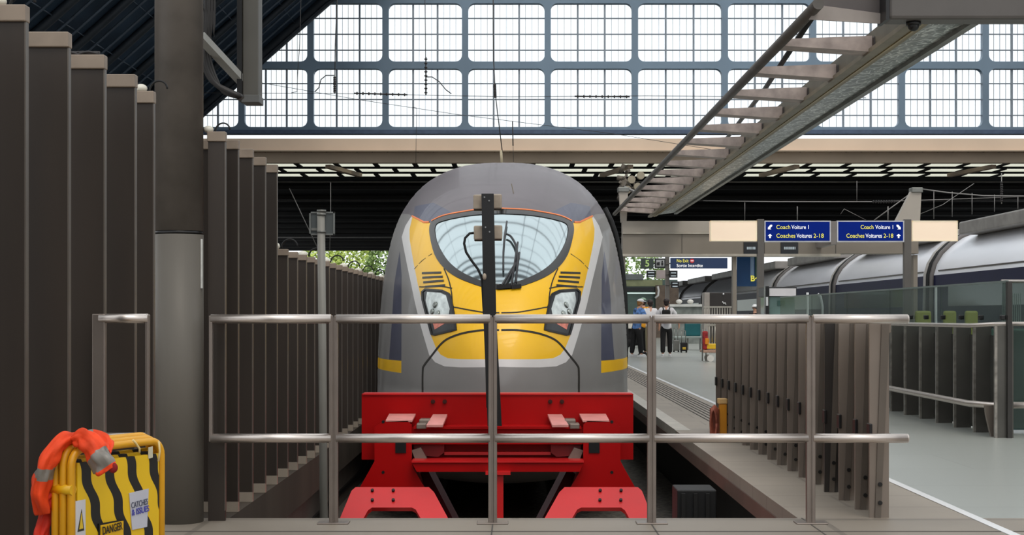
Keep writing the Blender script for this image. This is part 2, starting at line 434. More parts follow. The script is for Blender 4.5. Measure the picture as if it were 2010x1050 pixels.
for i, k in enumerate(lk):
    cableloop(-1.80, 5.33 + P * k - .015, 1.70, 'white lamp with cable loop on the lower fence, ' + ('nearest' if i == 0 else ['second', 'third', 'fourth', 'fifth', 'sixth', 'seventh', 'eighth', 'ninth', 'farthest'][i - 1]) + ' of its row', .042)
m = MB()
rn = random.Random(3)
for q in range(3):
    y = 5.33 + P * 2 - .015
    m.tube([(-1.90 + i * .022, y + .004 * q, HT + .012 + .012 * abs(math.sin(i * .8 + q))) for i in range(9)], .006, 6)
m.build('cable_bundle', M_wire, label='loose cables lying on top of the third near fence fin', cat='cable')

# ------------------------------------------------------------------ large round column
YC, XC, RC = 8.92, -1.964, .141
t = thing('column', 'large round dark grey steel column standing in front of the left fence', 'column', (XC, YC, 0))
MB().cyl((XC, YC, 0), (XC, YC, H_(461, YC)), RC, 40).build('shaft', M_column, t)
MB().cyl((XC, YC, H_(461, YC)), (XC, YC, H_(454, YC)), RC * .975, 40).build('joint_ring', M_black, t, label='black joint between the two column sections')
MB().cyl((XC, YC, H_(454, YC)), (XC, YC, 6), RC * .99, 40).build('shaft', mat('column_upper_paint', (.37, .345, .32), .5, .1, .2, 5, spec=.35), t)
MB().box(XC + RC * .96, XC + RC * 1.03, YC - .045, YC - .03, H_(566, YC), H_(470, YC)).build('label_strip', mat('label_white', (.80, .80, .78), .5, 0, .15, 20), t, label='narrow white label strip')

# ------------------------------------------------------------------ hanging post, its cables and strut
YH = 10.0
t = thing('hanging_post', 'square grey steel post hanging from the roof above the left fence', 'post', (X_(488, YH), YH, H_(200, YH)))
MB().box(X_(476, YH), X_(507, YH), YH, YH + .16, H_(198, YH), 8, .006).build('post', mat('hanger_paint', (.335, .325, .30), .5, .1, .1), t)
MB().box(X_(466, YH), X_(476, YH), YH - .02, YH + .17, H_(196, YH), 8).build('channel', M_black, t)
MB().box(X_(474, YH), X_(509, YH), YH - .01, YH + .17, H_(201, YH), H_(186, YH), .004).build('end_plate', mat('hanger_plate', (.36, .36, .35), .5), t)
m = MB()
for dx, r in ((0, .018), (6, .013), (-5, .013), (11, .009)):
    pts = [(412 + dx, -1500), (410 + dx, -60), (407 + dx, 20), (403 + dx * .8, 90), (404 + dx, 125), (418 + dx * .8, 158), (440, 176 + dx * .6), (474, 190 + dx * .3)]
    sm = []
    for i in range(len(pts) - 1):
        for q in range(5):
            u = q / 5; a = pts[max(0, i - 1)]; b_ = pts[i]; c_ = pts[i + 1]; d_ = pts[min(len(pts) - 1, i + 2)]
            f = lambda j: .5 * ((2 * b_[j]) + (-a[j] + c_[j]) * u + (2 * a[j] - 5 * b_[j] + 4 * c_[j] - d_[j]) * u * u + (-a[j] + 3 * b_[j] - 3 * c_[j] + d_[j]) * u ** 3)
            sm.append(W(f(0), f(1), 9.7))
    sm.append(W(474, 190, 9.9))
    m.tube(sm, r, 8)
m.build('cable_bundle', mat('cable_grey_black', (.17, .16, .155), .5, .2), label='bundle of dark cables curving down from above to the hanging post', cat='cable')
MB().obox(W(392, 70, 9.5), W(474, 158, 10.05), .06, .045).build('strut', mat('strut_pale', (.62, .62, .60), .5), label='pale diagonal strut between column and hanging post', cat='strut')

# ------------------------------------------------------------------ railing in front
YR = 8.85
t = thing('railing', 'stainless steel two-bar railing across the front of the pit', 'railing', (X_(1100, YR), YR, 0))
rt, rb = H_(626, YR), H_(860, YR); rr = .0265
for px in (655, 967, 1279, 1591):
    p = MB()
    x = X_(px, YR)
    p.box(x - .0255, x - .004, YR - .018, YR + .018, 0, rt + .02, .004).box(x + .004, x + .0255, YR - .018, YR + .018, 0, rt + .02, .004)
    p.box(x - .006, x + .006, YR - .012, YR + .012, 0, rt + .01)
    p = p.build('post', M_steelpost, t)
    MB().box(x - .09, x + .09, YR - .06, YR + .06, 0, .008, .003).build('base_plate', M_steelpost, p)
edges = [411, 655, 967, 1279, 1591, 1783]
for nm, hz in (('top_rail', rt), ('lower_rail', rb)):
    for i in range(5):
        a, b_ = edges[i] + (5 if i else 3), edges[i + 1] - (5 if i < 4 else 2)
        mm = MB(); mm.cyl((X_(a, YR), YR, hz), (X_(b_, YR), YR, hz), rr, 24)
        if i == 4: mm.ball((X_(b_, YR), YR, hz), .012, rr, rr)
        mm.build(nm, M_steel, t)
MB().box(X_(411, YR), X_(418, YR), YR - .02, YR + .02, rb - .02, rt + .02, .005).build('end_bar', M_steelpost, t)
# small rail loop on the left fence
YS = 6.24
t = thing('handrail_loop', 'small rectangular stainless rail loop fixed to the left fence', 'handrail', (X_(238, YS), YS, H_(856, YS)))
for nm, bx in (('upright', (182, 207, 616, 856)), ('upright', (286, 293, 617, 856))):
    MB().box(X_(bx[0], YS), X_(bx[1], YS), YS - .012, YS + .02, H_(bx[3], YS), H_(bx[2], YS), .004).build(nm, M_steelpost, t)
MB().cyl((X_(195, YS), YS, H_(625, YS)), (X_(291, YS), YS, H_(625, YS)), .019, 16).build('top_rail', M_steel, t)
MB().cyl((X_(198, YS), YS, H_(854, YS)), (X_(289, YS), YS, H_(854, YS)), .010, 16).build('lower_rail', M_steel, t)

# ------------------------------------------------------------------ right hand low fin fence
t = thing('fence', 'low fence of taupe fins standing on the platform behind the front railing', 'fence', (2.17, 12.5, 0))
M_reflband = mat('fin_reflection_dark', (.40, .365, .33), .5, .3)  # dark diagonal bar stands in for a reflection across the fin face
for k in range(16):
    y = 9.0 + .013 + k * .47
    if y < YP + .03: y = YP + .03
    dark = (k == 4)
    f = MB().box(2.105, 2.22, y - .012, y + .012, 0, 1.165).build('fin', M_rfin if k != 3 else mat('fin_darker', (.22, .20, .185), .5, .3), t)
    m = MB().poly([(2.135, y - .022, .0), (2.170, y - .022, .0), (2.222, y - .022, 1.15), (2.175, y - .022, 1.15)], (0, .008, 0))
    m.build('reflection_band', M_reflband, f)
    m = MB()
    for hz in (.09, .20): m.cyl((2.165, y - .032, hz), (2.165, y - .012, hz), .013, 8)
    m.build('bolt', M_black, f)
    MB().box(2.098, 2.116, y - .04, y + .04, .47, .56, .004).build('bracket', M_black, f)
MB().box(2.21, 2.235, YP + .03, 16.1, 1.10, 1.17).build('top_rail', M_rfin, t)
MB().box(2.215, 2.235, YP + .03, 16.1, .46, .50).build('lower_rail', M_rfin, t)
MB().box(2.222, 2.228, YP + .05, 16.05, .05, 1.1).build('back_panel', M_rfin, t)
YQ = 11.0
MB().box(X_(1636, YQ), X_(1648, YQ), YQ - .08, YQ - .03, H_(738, YQ), H_(700, YQ), .005).build('latch', M_black, t)

# ------------------------------------------------------------------ orange device by the fence end
Z1 = 15.3
t = thing('hydrant_unit', 'small orange and yellow post unit with coiled hose on the platform edge', 'equipment', (X_(1414, Z1), Z1, 0))
MB().box(X_(1413, Z1), X_(1427, Z1), Z1, Z1 + .1, 0, H_(793, Z1), .008).build('post', mat('amber_paint', (.88, .58, .10), .5), t)
MB().box(X_(1410, Z1), X_(1428, Z1), Z1 - .01, Z1 + .11, H_(793, Z1), H_(782, Z1), .01).build('cap', mat('cap_cream', (.88, .72, .48), .5), t)
m = MB()
for q in range(5):
    pts = [(X_(1402 + 6 * math.cos(a) - q * .8 + (850 - 815) * 0, Z1), Z1 - .02 - q * .012, H_(822 + 26 * math.sin(a) + q * 2, Z1)) for a in [i * math.pi / 8 for i in range(17)]]
    m.tube(pts, .012, 6)
m.box(X_(1394, Z1), X_(1412, Z1), Z1, Z1 + .06, 0, H_(800, Z1), .02)
m.build('hose_coil', mat('hose_rust_red', (.62, .34, .26), .6, 0, .3, 20), t)

# ------------------------------------------------------------------ buffer stop
ZB = 14.0
t = thing('buffer_stop', 'bright red steel buffer stop at the end of the track in front of the train', 'buffer stop', (-.166, ZB, -.98))
cxp = 976.5
def mir(P): return [(2 * cxp - x, y) for x, y in P][::-1]
MB().ppoly([(710, 773), (1243, 773), (1243, 902), (710, 902)], ZB, .16).build('impact_beam', M_red, t)
MB().box(X_(712, ZB), X_(1241, ZB), ZB - .015, ZB + .2, H_(775, ZB), H_(772, ZB)).build('top_lip', M_redlit, t)
for sgn in (0, 1):
    mm = (lambda P: mir(P)) if sgn else (lambda P: P)
    Zc = 13.72
    colp = [(735, 905), (735, 838), (752, 828), (800, 826), (808, 834), (808, 905), (812, 920), (833, 957), (706, 957), (727, 920)]
    c_ = MB().ppoly(mm(colp), Zc, .05).build('side_frame', M_red, t)
    MB().ppoly(mm([(737, 905), (737, 838), (742, 838), (742, 950), (712, 950)]), Zc + .05, .4).build('web', M_red2, t)
    MB().ppoly(mm([(800, 905), (800, 838), (806, 838), (808, 905), (826, 955), (818, 955)]), Zc + .05, .4).build('web', M_red2, t)
    MB().ppoly(mm([(776, 869), (797, 869), (797, 889), (776, 889)]), Zc - .012, .01).build('slot', M_black, c_)
    m = MB()
    for bx, by in ((752, 927), (752, 828)):
        p = W(bx if not sgn else 2 * cxp - bx, by, Zc - .004); m.cyl(p, p + Vector((0, .02, 0)), .014, 10)
    m.build('bolt', M_black, c_)
    # pale top brackets (flat plates leaning back)
    def tilt(P, Za, Zb_):
        ys = [p[1] for p in P]; y0, y1 = min(ys), max(ys)
        return [W(x, y, Zb_ + (Za - Zb_) * (y - y0) / (y1 - y0)) for x, y in P]
    M_plate = mat('sky_lit_pink_plate', (.86, .58, .55), .45, 0, .12, 10)  # pink is the sky's sheen on the red tops, put into the colour
    MB().poly(tilt(mm([(764, 812), (816, 812), (809, 825), (757, 825)]), 13.72, 13.98), (0, 0, -.015)).build('top_plate', M_plate, t, label='top plate with pale sky light in its colour')
    MB().poly(tilt(mm([(850, 813), (878, 813), (869, 834), (837, 834)]), 13.6, 13.98), (0, 0, -.02)).build('hook_plate', M_plate, t, label='hook plate with pale sky light in its colour')
    m = MB(); p = W(834 if not sgn else 2 * cxp - 834, 829, 13.8); m.box(p.x - .05, p.x + .05, 13.75, 13.95, p.z - .03, p.z + .03, .01); m.build('clamp', mat('clamp_grey', (.55, .50, .46), .5, .5), t); m = MB()
    p = W(826 if not sgn else 2 * cxp - 826, 838, 13.7); m.box(p.x - .04, p.x + .05, 13.7, 13.9, p.z - .02, p.z + .03, .01)
    m.build('clamp', mat('clamp_grey', (.55, .50, .46), .5, .5), t)
    for bx in (850, 873):
        p = W(bx if not sgn else 2 * cxp - bx, 788, ZB); m = MB(); m.cyl(p + Vector((0, -.03, 0)), p + Vector((0, .02, 0)), .020, 12); m.cyl(p + Vector((0, -.045, 0)), p, .010, 8)
        m.build('bolt', mat('bolt_dark', (.30, .14, .12), .4, .5), t)
    # sloping feet
    def onplane(x, y):
        # plane: Z=13.5-.8u, drop=1.51+.64u
        q = (y - VY) / F; u = (q * 13.5 - 1.51) / (.64 + .8 * q); Z = 13.5 - .8 * u
        return Vector(((x - VX) * Z / F, Z, CH - 1.51 - .64 * u))
    foot = [(698, 956), (842, 956), (852, 966), (880, 1018), (925, 1110), (868, 1110), (826, 1018), (816, 1000), (808, 996), (730, 996), (722, 1002), (713, 1018), (690, 1060), (655, 1060), (650, 1045), (667, 1018), (690, 963)]
    pts = [onplane(x, y) for x, y in foot]; pts = [Vector((max(p.x, -1.66), p.y, max(p.z, -.97))) for p in pts]
    if sgn: pts = [Vector((2 * -.166 - p.x, p.y, p.z)) for p in pts][::-1]
    fo = MB().poly(pts, (0, .03, -.035)).build('foot', M_redlit, t)
    m = MB()
    for bx, by in ((731, 964), (772, 964), (731, 983), (772, 983)):
        p = onplane(bx, by)
        if sgn: p = Vector((2 * -.166 - p.x, p.y, p.z))
        m.cyl(p, p + Vector((0, -.012, .016)), .014, 8)
    m.build('bolt', M_black, fo)
    # diagonal struts
    MB().obox(W(835 if not sgn else 2 * cxp - 835, 925, 14.2), W(905 if not sgn else 2 * cxp - 905, 1060, 14.0), .1, .12).build('strut', mat('strut_dark_red', (.30, .04, .07), .5), t)
    # jaws beneath beam
    MB().ppoly(mm([(812, 872), (872, 872), (872, 888), (860, 897), (815, 893)]), 13.85, .2).build('jaw', M_red2, t)
    MB().ppoly(mm([(808, 884), (826, 878), (838, 900), (815, 902)]), 13.8, .1).build('clamp', MATS['clamp_grey'], t)
MB().ppoly([(806, 840), (1147, 840), (1147, 872), (806, 872)], 13.78, .15).build('cross_beam', M_red, t)
MB().ppoly([(812, 837), (1141, 837), (1141, 842), (812, 842)], 13.72, .3).build('beam_lip', M_red, t)
MB().ppoly([(872, 887), (1081, 887), (1081, 893), (872, 893)], 13.9, .12).build('tie_rod', M_redlit, t)
m = MB().ppoly([(808, 908), (1146, 908), (1138, 926), (818, 926)], 13.6, .25); m.build('cross_beam', M_red, t)
MB().ppoly([(808, 904), (1146, 904), (1146, 908), (808, 908)], 13.58, .3).build('beam_lip', M_redlit, t)
MB().ppoly([(953, 926), (1002, 926), (1002, 932), (953, 932)], 13.5, .15).build('centre_plate', M_redlit, t)
MB().ppoly([(974, 932), (988, 932), (988, 1060), (974, 1060)], 13.55, .1).build('centre_post', M_redlit, t)
for sx in (-1, 1):
    z = -.62; x = -.166 + sx * .72 + .1
    MB().box(x - .35, x + .35, 12.9, 13.6, -.98, -.62, .02).build('foot_block', mat('foot_concrete', (.55, .52, .48), .8, 0, .3, 8), t)
# bright red kerb stripe pipe in right pit
# black post with sensor boxes
ZK = 13.35
t = thing('sensor_post', 'flat black post with beige sensor boxes standing on the red buffer stop', 'post', W(972, 836, ZK))
MB().poly([W(945, 380, ZK), W(969, 380, ZK), W(974, 620, ZK), W(985, 836, ZK), W(957, 836, ZK), W(949, 620, ZK)], (0, .07, 0)).build('upright', M_black, t)
M_sbox = mat('sensor_box_beige', (.66, .60, .53), .5, 0, .15, 12)
for bx in ((929, 382, 957, 411), (967, 381, 985, 410), (930, 443, 958, 471), (968, 442, 986, 470)):
    q = MB().box(X_(bx[0], ZK + .08), X_(bx[2], ZK + .08), ZK + .06, ZK + .16, H_(bx[3], ZK + .08), H_(bx[1], ZK + .08), .012).build('sensor_box', M_sbox, t)
    MB().box(X_(bx[0] + 1, ZK + .08), X_(bx[2] - 1, ZK + .08), ZK + .07, ZK + .15, H_(bx[3] + 2, ZK + .08), H_(bx[3] - 1, ZK + .08), .004).build('gasket', M_rubber, q)
m = MB()
for bx, by in ((951, 387), (960, 394), (953, 446), (961, 455)):
    p = W(bx, by, ZK); m.cyl(p, p - Vector((0, .01, 0)), .007, 8)
m.build('bolt', mat('bolt_pale', (.6, .6, .6), .4, .5), t)
m = MB(); m.tube([W(x, y, ZK + .03) for x, y in ((930, 457), (922, 458), (913, 467), (911, 478), (915, 495), (926, 512), (938, 528), (945, 543), (947, 560), (949, 600), (952, 640), (955, 720), (957, 800))], .011, 8)
m.tube([W(x, y, ZK + .03) for x, y in ((953, 560), (955, 700), (963, 830))], .010, 8)
m.build('cable', M_rubber, t)
MB().ball(W(951, 543, ZK), .018, .02, .03).build('cable_gland', M_sbox, t)
# ------------------------------------------------------------------ grey signal pole
ZP = 11.0
t = thing('signal_pole', 'slim grey pole with a square panel at its top, standing left of the train', 'pole', (X_(633, ZP), ZP, -.98))
MB().tube([W(630, 412, ZP), W(633, 700, ZP), (X_(637, ZP), ZP, -.98)], [.028, .029, .030], 20).build('pole', mat('pole_grey', (.53, .52, .49), .5, .1, .08), t)
p = MB().box(X_(607, ZP), X_(655, ZP), ZP + .035, ZP + .08, H_(461, ZP), H_(415, ZP), .006).build('panel', mat('panel_grey', (.33, .35, .35), .5, .3), t)
m = MB()
for y in (415, 458): m.box(X_(606, ZP), X_(656, ZP), ZP + .025, ZP + .045, H_(y + 3, ZP), H_(y, ZP))
for x in (606, 653): m.box(X_(x, ZP), X_(x + 3, ZP), ZP + .025, ZP + .045, H_(461, ZP), H_(415, ZP))
m.build('panel_frame', mat('panel_frame_grey', (.46, .47, .46), .5, .3), p)
m = MB()
for y in (413, 420, 454): m.cyl(W(631, y + 3, ZP), W(631, y - 1, ZP), .033, 16)
MB().box(X_(610, ZP), X_(625, ZP), ZP + .02, ZP + .035, H_(452, ZP), H_(447, ZP)).build('plate', M_galv, t)
m.build('clamp', M_galv, t)

# ------------------------------------------------------------------ THE TRAIN
TX, TY, P0H = -.15, 14.75, .45
HALF = [(0, 3.09), (.25, 3.085), (.47, 3.06), (.70, 2.98), (.87, 2.885), (1.0, 2.78), (1.11, 2.66), (1.20, 2.52), (1.28, 2.36), (1.335, 2.20), (1.385, 1.98), (1.42, 1.75), (1.45, 1.45), (1.462, 1.15), (1.462, .8), (1.45, .45), (1.43, .1), (1.38, -.25), (1.25, -.45), (.8, -.55), (0, -.58)]
# adjust for the true depth of each part of the contour
def Lth(dx, dh):
    r = math.hypot(dx, dh) or 1; s_ = dh / r
    return 3.1 + 1.1 * max(0, s_) ** 1.2 - 1.7 * max(0, -s_)
CONT = [(x, h) for x, h in HALF] + [(-x, h) for x, h in HALF[1:-1][::-1]]
def spl(P, n):
    o = []; N = len(P)
    for i in range(N):
        a, b_, c_, d_ = P[i - 1], P[i], P[(i + 1) % N], P[(i + 2) % N]
        for q in range(n):
            u = q / n
            o.append(tuple(.5 * ((2 * b_[j]) + (-a[j] + c_[j]) * u + (2 * a[j] - 5 * b_[j] + 4 * c_[j] - d_[j]) * u * u + (-a[j] + 3 * b_[j] - 3 * c_[j] + d_[j]) * u ** 3) for j in (0, 1)))
    return o
for _ in range(2): CONT = [tuple((CONT[i - 1][j] + 2 * CONT[i][j] + CONT[(i + 1) % len(CONT)][j]) / 4 for j in (0, 1)) for i in range(len(CONT))] if _ == 0 else spl(CONT, 4)
def rfrac(dx, dh):
    if abs(dx) < 1e-9 and abs(dh) < 1e-9: return 0.0, 0.0, 0.0
    n = len(CONT)
    for i in range(n):
        ax, ah = CONT[i][0], CONT[i][1] - P0H; bx, bh = CONT[(i + 1) % n][0], CONT[(i + 1) % n][1] - P0H
        den = dx * (bh - ah) - dh * (bx - ax)
        if abs(den) < 1e-12: continue
        s_ = (ax * (bh - ah) - ah * (bx - ax)) / den       # distance multiplier
        u = (ax * dh - ah * dx) / den
        if s_ > 0 and -1e-6 <= u <= 1 + 1e-6: return min(1, 1 / s_), s_ * dx, s_ * dh
    return 1.0, dx, dh
NEXP = 1.72
def depth(dx, h):
    r, _, _ = rfrac(dx, h - P0H)
    return Lth(dx, h - P0H) * (1 - (1 - min(r, 1) ** NEXP) ** (1 / NEXP))
def S3(dx, h, off=0.0):
    p = Vector((TX + dx, TY + depth(dx, h), h))
    if off: p = p + nrm(dx, h) * off
    return p
def nrm(dx, h):
    e = .03; r, _, _ = rfrac(dx, h - P0H)
    if r > .96: dx, h = dx * .96, P0H + (h - P0H) * .96
    gx = (depth(dx + e, h) - depth(dx - e, h)) / (2 * e); gh = (depth(dx, h + e) - depth(dx, h - e)) / (2 * e)
    v = Vector((gx, -1, gh)); v.normalize()
    return v
def px2s(px, py):
    """photo pixel -> (dx,h) on the nose surface"""
    lo, hi = 14.0, 20.5
    f = lambda Z: (TY + depth(X_(px, Z) - TX, H_(py, Z))) - Z
    Z = None; prev = f(lo); zz = lo
    while zz < hi:
        z2 = zz + .1; q = f(z2)
        if prev > 0 >= q:
            a, b_ = zz, z2
            for _ in range(18):
                mid = (a + b_) / 2
                if f(mid) > 0: a = mid
                else: b_ = mid
            Z = (a + b_) / 2; break
        zz = z2; prev = q
    if Z is None: Z = 18.8
    return X_(px, Z) - TX, H_(py, Z)
def trace(P, close=False):
    return [px2s(x, y) for x, y in P]
def smooth(P, n=4, closed=False):
    out_ = []; N = len(P); rng = range(N if closed else N - 1)
    for i in rng:
        g = (lambda k: P[k % N]) if closed else (lambda k: P[min(max(k, 0), N - 1)])
        a, b_, c_, d_ = g(i - 1), g(i), g(i + 1), g(i + 2)
        for q in range(n):
            u = q / n
            out_.append(tuple(.5 * ((2 * b_[j]) + (-a[j] + c_[j]) * u + (2 * a[j] - 5 * b_[j] + 4 * c_[j] - d_[j]) * u * u + (-a[j] + 3 * b_[j] - 3 * c_[j] + d_[j]) * u ** 3) for j in (0, 1)))
    if not closed: out_.append(P[-1])
    return out_
def sym(R):
    """right half polyline, top centre to bottom centre -> closed CCW polygon"""
    return [(-x, h) for x, h in R] + [(x, h) for x, h in R[::-1]]
def dens(P, d=.06):
    o = []
    for i in range(len(P)):
        a, b_ = P[i], P[(i + 1) % len(P)]; L = math.hypot(b_[0] - a[0], b_[1] - a[1]); n = max(1, int(L / d))
        for q in range(n): o.append((a[0] + (b_[0] - a[0]) * q / n, a[1] + (b_[1] - a[1]) * q / n))
    return o
ZC = lambda P: [(0.0, P[0][1])] + P[1:-1] + [(0.0, P[-1][1])]
ws_out = sym(ZC(smooth(trace([(984, 411), (1030, 413), (1060, 417), (1100, 425), (1120, 433), (1126, 446), (1124, 466), (1114, 500), (1095, 526), (1068, 545), (1030, 560), (1003, 567), (984, 569)]), 3)))
ws_in = sym(ZC(smooth(trace([(984, 420), (1030, 422), (1062, 426), (1095, 433), (1113, 441), (1114, 460), (1106, 484), (1086, 513), (1060, 534), (1025, 550), (1003, 556), (984, 558)]), 3)))
yel_r = trace([(984, 705), (1060, 705), (1086, 703), (1100, 696), (1109, 684), (1119, 660), (1128, 630), (1137, 596), (1147, 560), (1157, 515), (1166, 470), (1167, 450), (1162, 426), (1150, 431), (1138, 437), (1127, 437)])
yel = [(-x, h) for x, h in yel_r[::-1]] ; 
yel = sym(([(0.0, px2s(984, 500)[1])] + [(x, h) for x, h in yel_r[::-1]][:-1] + [(0.0, yel_r[0][1])]))
# top of yellow polygon passes beneath the windscreen (windscreen classified first)
wht_r = trace([(984, 720), (1060, 721), (1092, 719), (1111, 711), (1123, 697), (1134, 662), (1143, 632), (1153, 594), (1163, 550), (1175, 500), (1183, 465), (1176, 443), (1164, 424)])
wht = sym([(0.0, px2s(984, 500)[1])] + wht_r[::-1][:-1] + [(0.0, wht_r[0][1])])
hl = trace([(1084, 577), (1097, 571), (1132, 568), (1138, 573), (1137, 588), (1118, 656), (1112, 657), (1069, 647), (1072, 625), (1080, 585)])
hll = trace([(1090, 580), (1101, 575), (1128, 573), (1131, 590), (1120, 628), (1085, 622), (1082, 606)])
hlr = trace([(1087, 632), (1116, 634), (1112, 647)])
roofw = sym([(0.0, 3.2)] + [(2.0, 3.2)] + trace([(1185, 420), (1168, 421), (1164, 424), (1150, 431), (1138, 437), (1127, 437)]) + [(0.0, px2s(984, 500)[1])])
bl_r = trace([(1186, 492), (1181, 540), (1180, 640), (1180, 708), (1206, 706), (1201, 640), (1197, 560)])
blue = bl_r[:]
by_r = trace([(1180, 708), (1180, 732), (1208, 728)])
byel = by_r + [(1.60, by_r[2][1]), (1.60, bl_r[4][1]), bl_r[4]]
refl_wedge = trace([(1127, 436), (1138, 436), (1160, 424), (1158, 405), (1120, 398), (1080, 418)])  # bluish reflection on the roof shoulder, painted as a colour patch
def mx_(P): return [(-x, h) for x, h in P]
loops = [ws_out, yel, wht, hl, mx_(hl), hll, mx_(hll), hlr, mx_(hlr), roofw, blue, mx_(blue), byel, mx_(byel), refl_wedge, mx_(refl_wedge)]
from mathutils import Vector as V
def inC(x, h): r, _, _ = rfrac(x, h - P0H); return r < .9995
vs = []; es = []
NR, NT = 44, 140
# outer contour resampled
CD = dens(CONT, .035)
base = 0
vs += [V(p) for p in CD]; es += [(i, (i + 1) % len(CD)) for i in range(len(CD))]
for k in range(1, NR):
    r = math.sin(math.pi / 2 * k / NR) ** .9
    n = max(16, int(NT * min(1, r + .15)))
    for q in range(n):
        a = 2 * math.pi * (q + .5 * (k % 2)) / n
        dx, dh = math.cos(a), math.sin(a); rr_, cx_, ch_ = rfrac(dx * .01, dh * .01)
        vs.append(V((cx_ * r, P0H + ch_ * r)))
for P_ in loops:
    D = dens(P_, .045)
    D2 = [p for p in D]
    b0_ = len(vs); D2 = []
    for x, h in D:
        rr_, cx_, ch_ = rfrac(x, h - P0H)
        if math.hypot(x, h - P0H) > math.hypot(cx_, ch_): x, h = cx_ * .9999, P0H + ch_ * .9999
        D2.append(V((x, h)))
    vs += D2; es += [(b0_ + i, b0_ + (i + 1) % len(D2)) for i in range(len(D2))]
ov, oe, of, _, _, _ = delaunay_2d_cdt(vs, es, [], 0, 1e-5)
train = thing('train', 'grey and yellow high-speed train nose parked behind the red buffer stop', 'train', (TX, TY + 6, -.98))
groups = {}
CPOLY = CONT
for f in of:
    cx_ = sum(ov[i][0] for i in f) / len(f); ch_ = sum(ov[i][1] for i in f) / len(f)
    ax = abs(cx_)
    if not inpoly(cx_, ch_, CPOLY): continue
    if inpoly(cx_, ch_, ws_out): g = 'ws'
    elif inpoly(ax, ch_, hll): g = 'lens'
    elif inpoly(ax, ch_, hlr): g = 'rlens'
    elif inpoly(ax, ch_, hl): g = 'hl'
    elif inpoly(ax, ch_, refl_wedge): g = 'blue'
    elif inpoly(cx_, ch_, roofw): g = 'roof'
    elif inpoly(cx_, ch_, yel): g = 'yellow'
    elif inpoly(cx_, ch_, wht): g = 'white'
    elif inpoly(ax, ch_, byel): g = 'yellow'
    elif inpoly(ax, ch_, blue): g = 'blue'
    else: g = 'grey'
    groups.setdefault(g, []).append(f)
CACHE = {}
def PT(i):
    if i not in CACHE:
        x, h = ov[i]; CACHE[i] = (S3(x, h), nrm(x, h))
    return CACHE[i]
def build_patch(name, sets, mats, parent, off=0.0):
    idx = {}; V3 = []; N3 = []; faces = []; mi = []
    for k, fs in enumerate(sets):
        for f in fs:
            ff_ = []
            for i in f:
                if i not in idx:
                    p, n = PT(i); idx[i] = len(V3); V3.append(p + n * off); N3.append(n)
                ff_.append(idx[i])
            faces.append(ff_); mi.append(k)
    me = bpy.data.meshes.new(name); me.from_pydata(V3, [], faces)
    for m_ in mats: me.materials.append(m_)
    for p, k in zip(me.polygons, mi): p.material_index = k; p.use_smooth = True
    me.normals_split_custom_set_from_vertices(N3)
    return link(name, me, parent)
build_patch('nose_shell', [groups.get(k, []) for k in ('grey', 'yellow', 'white', 'roof', 'blue')], [M_tgrey, M_yellow, M_twhite, M_troof, mat('blue_side_and_reflection', (.27, .28, .36), .4, 0, .15, 3, coat=.2)], train)
def ribbon(pts, wd, off, m=None, bm=None):
    """strip of width wd following pts on the nose"""
    q = bm or MB(); L = []
    for i, (x, h) in enumerate(pts):
        a = pts[max(0, i - 1)]; b_ = pts[min(len(pts) - 1, i + 1)]; tx, th = b_[0] - a[0], b_[1] - a[1]; l = math.hypot(tx, th) or 1
        nx, nh = -th / l * wd / 2, tx / l * wd / 2
        L.append((S3(x + nx, h + nh, off), S3(x - nx, h - nh, off), S3(x + nx, h + nh, -.004), S3(x - nx, h - nh, -.004)))
    vv = [[q.bm.verts.new(p) for p in r_] for r_ in L]
    for i in range(len(vv) - 1):
        for a, b_ in ((0, 1), (1, 3), (3, 2), (2, 0)):
            f = q.bm.faces.new((vv[i][a], vv[i][b_], vv[i + 1][b_], vv[i + 1][a])); f.smooth = False
    return q
ws = build_patch('windscreen', [groups['ws']], [M_glassd], train, 0)
# black ceramic surround ring over the glass
m = MB(); n = len(ws_out)
D = dens(ws_out, .04)
def inner_pt(x, h):
    cxm, chm = 0, sum(p[1] for p in ws_in) / len(ws_in); dx, dh = x - cxm, h - chm
    best = None
    for i in range(len(ws_in)):
        ax, ah = ws_in[i][0], ws_in[i][1] - chm; bx, bh = ws_in[(i + 1) % len(ws_in)][0], ws_in[(i + 1) % len(ws_in)][1] - chm
        den = dx * (bh - ah) - dh * (bx - ax)
        if abs(den) < 1e-12: continue
        s_ = (ax * (bh - ah) - ah * (bx - ax)) / den; u = (ax * dh - ah * dx) / den
        if s_ > 0 and -1e-6 <= u <= 1 + 1e-6: best = s_
    s_ = min(best or .9, .985)
    return cxm + dx * s_, chm + dh * s_
A = [S3(x, h, .006) for x, h in D]; A2 = [S3(*[(1 - .5) * a + .5 * b_ for a, b_ in zip((x, h), inner_pt(x, h))], .007) for x, h in D]; B = [S3(*inner_pt(x, h), .006) for x, h in D]
va = [m.bm.verts.new(p) for p in A]; vm = [m.bm.verts.new(p) for p in A2]; vb = [m.bm.verts.new(p) for p in B]
for i in range(len(D)):
    j = (i + 1) % len(D)
    for P_, Q_ in ((va, vm), (vm, vb)):
        f = m.bm.faces.new((P_[i], P_[j], Q_[j], Q_[i])); f.smooth = True
m.build('windscreen_surround', mat('ceramic_black', (.20, .20, .20), .3, 0, .1), ws)
half_top = smooth(trace([(984, 410), (1030, 412), (1060, 416), (1100, 424), (1122, 434)]), 4)
q = ribbon(half_top, .012, .010); ribbon(mx_(half_top), .012, .010, bm=q)
ee = trace([(1127, 436), (1138, 436), (1150, 430), (1163, 424)]); ribbon(ee, .018, .006, bm=q); ribbon(mx_(ee), .018, .006, bm=q)
q.build('orange_line', M_orange, train, norm=True)
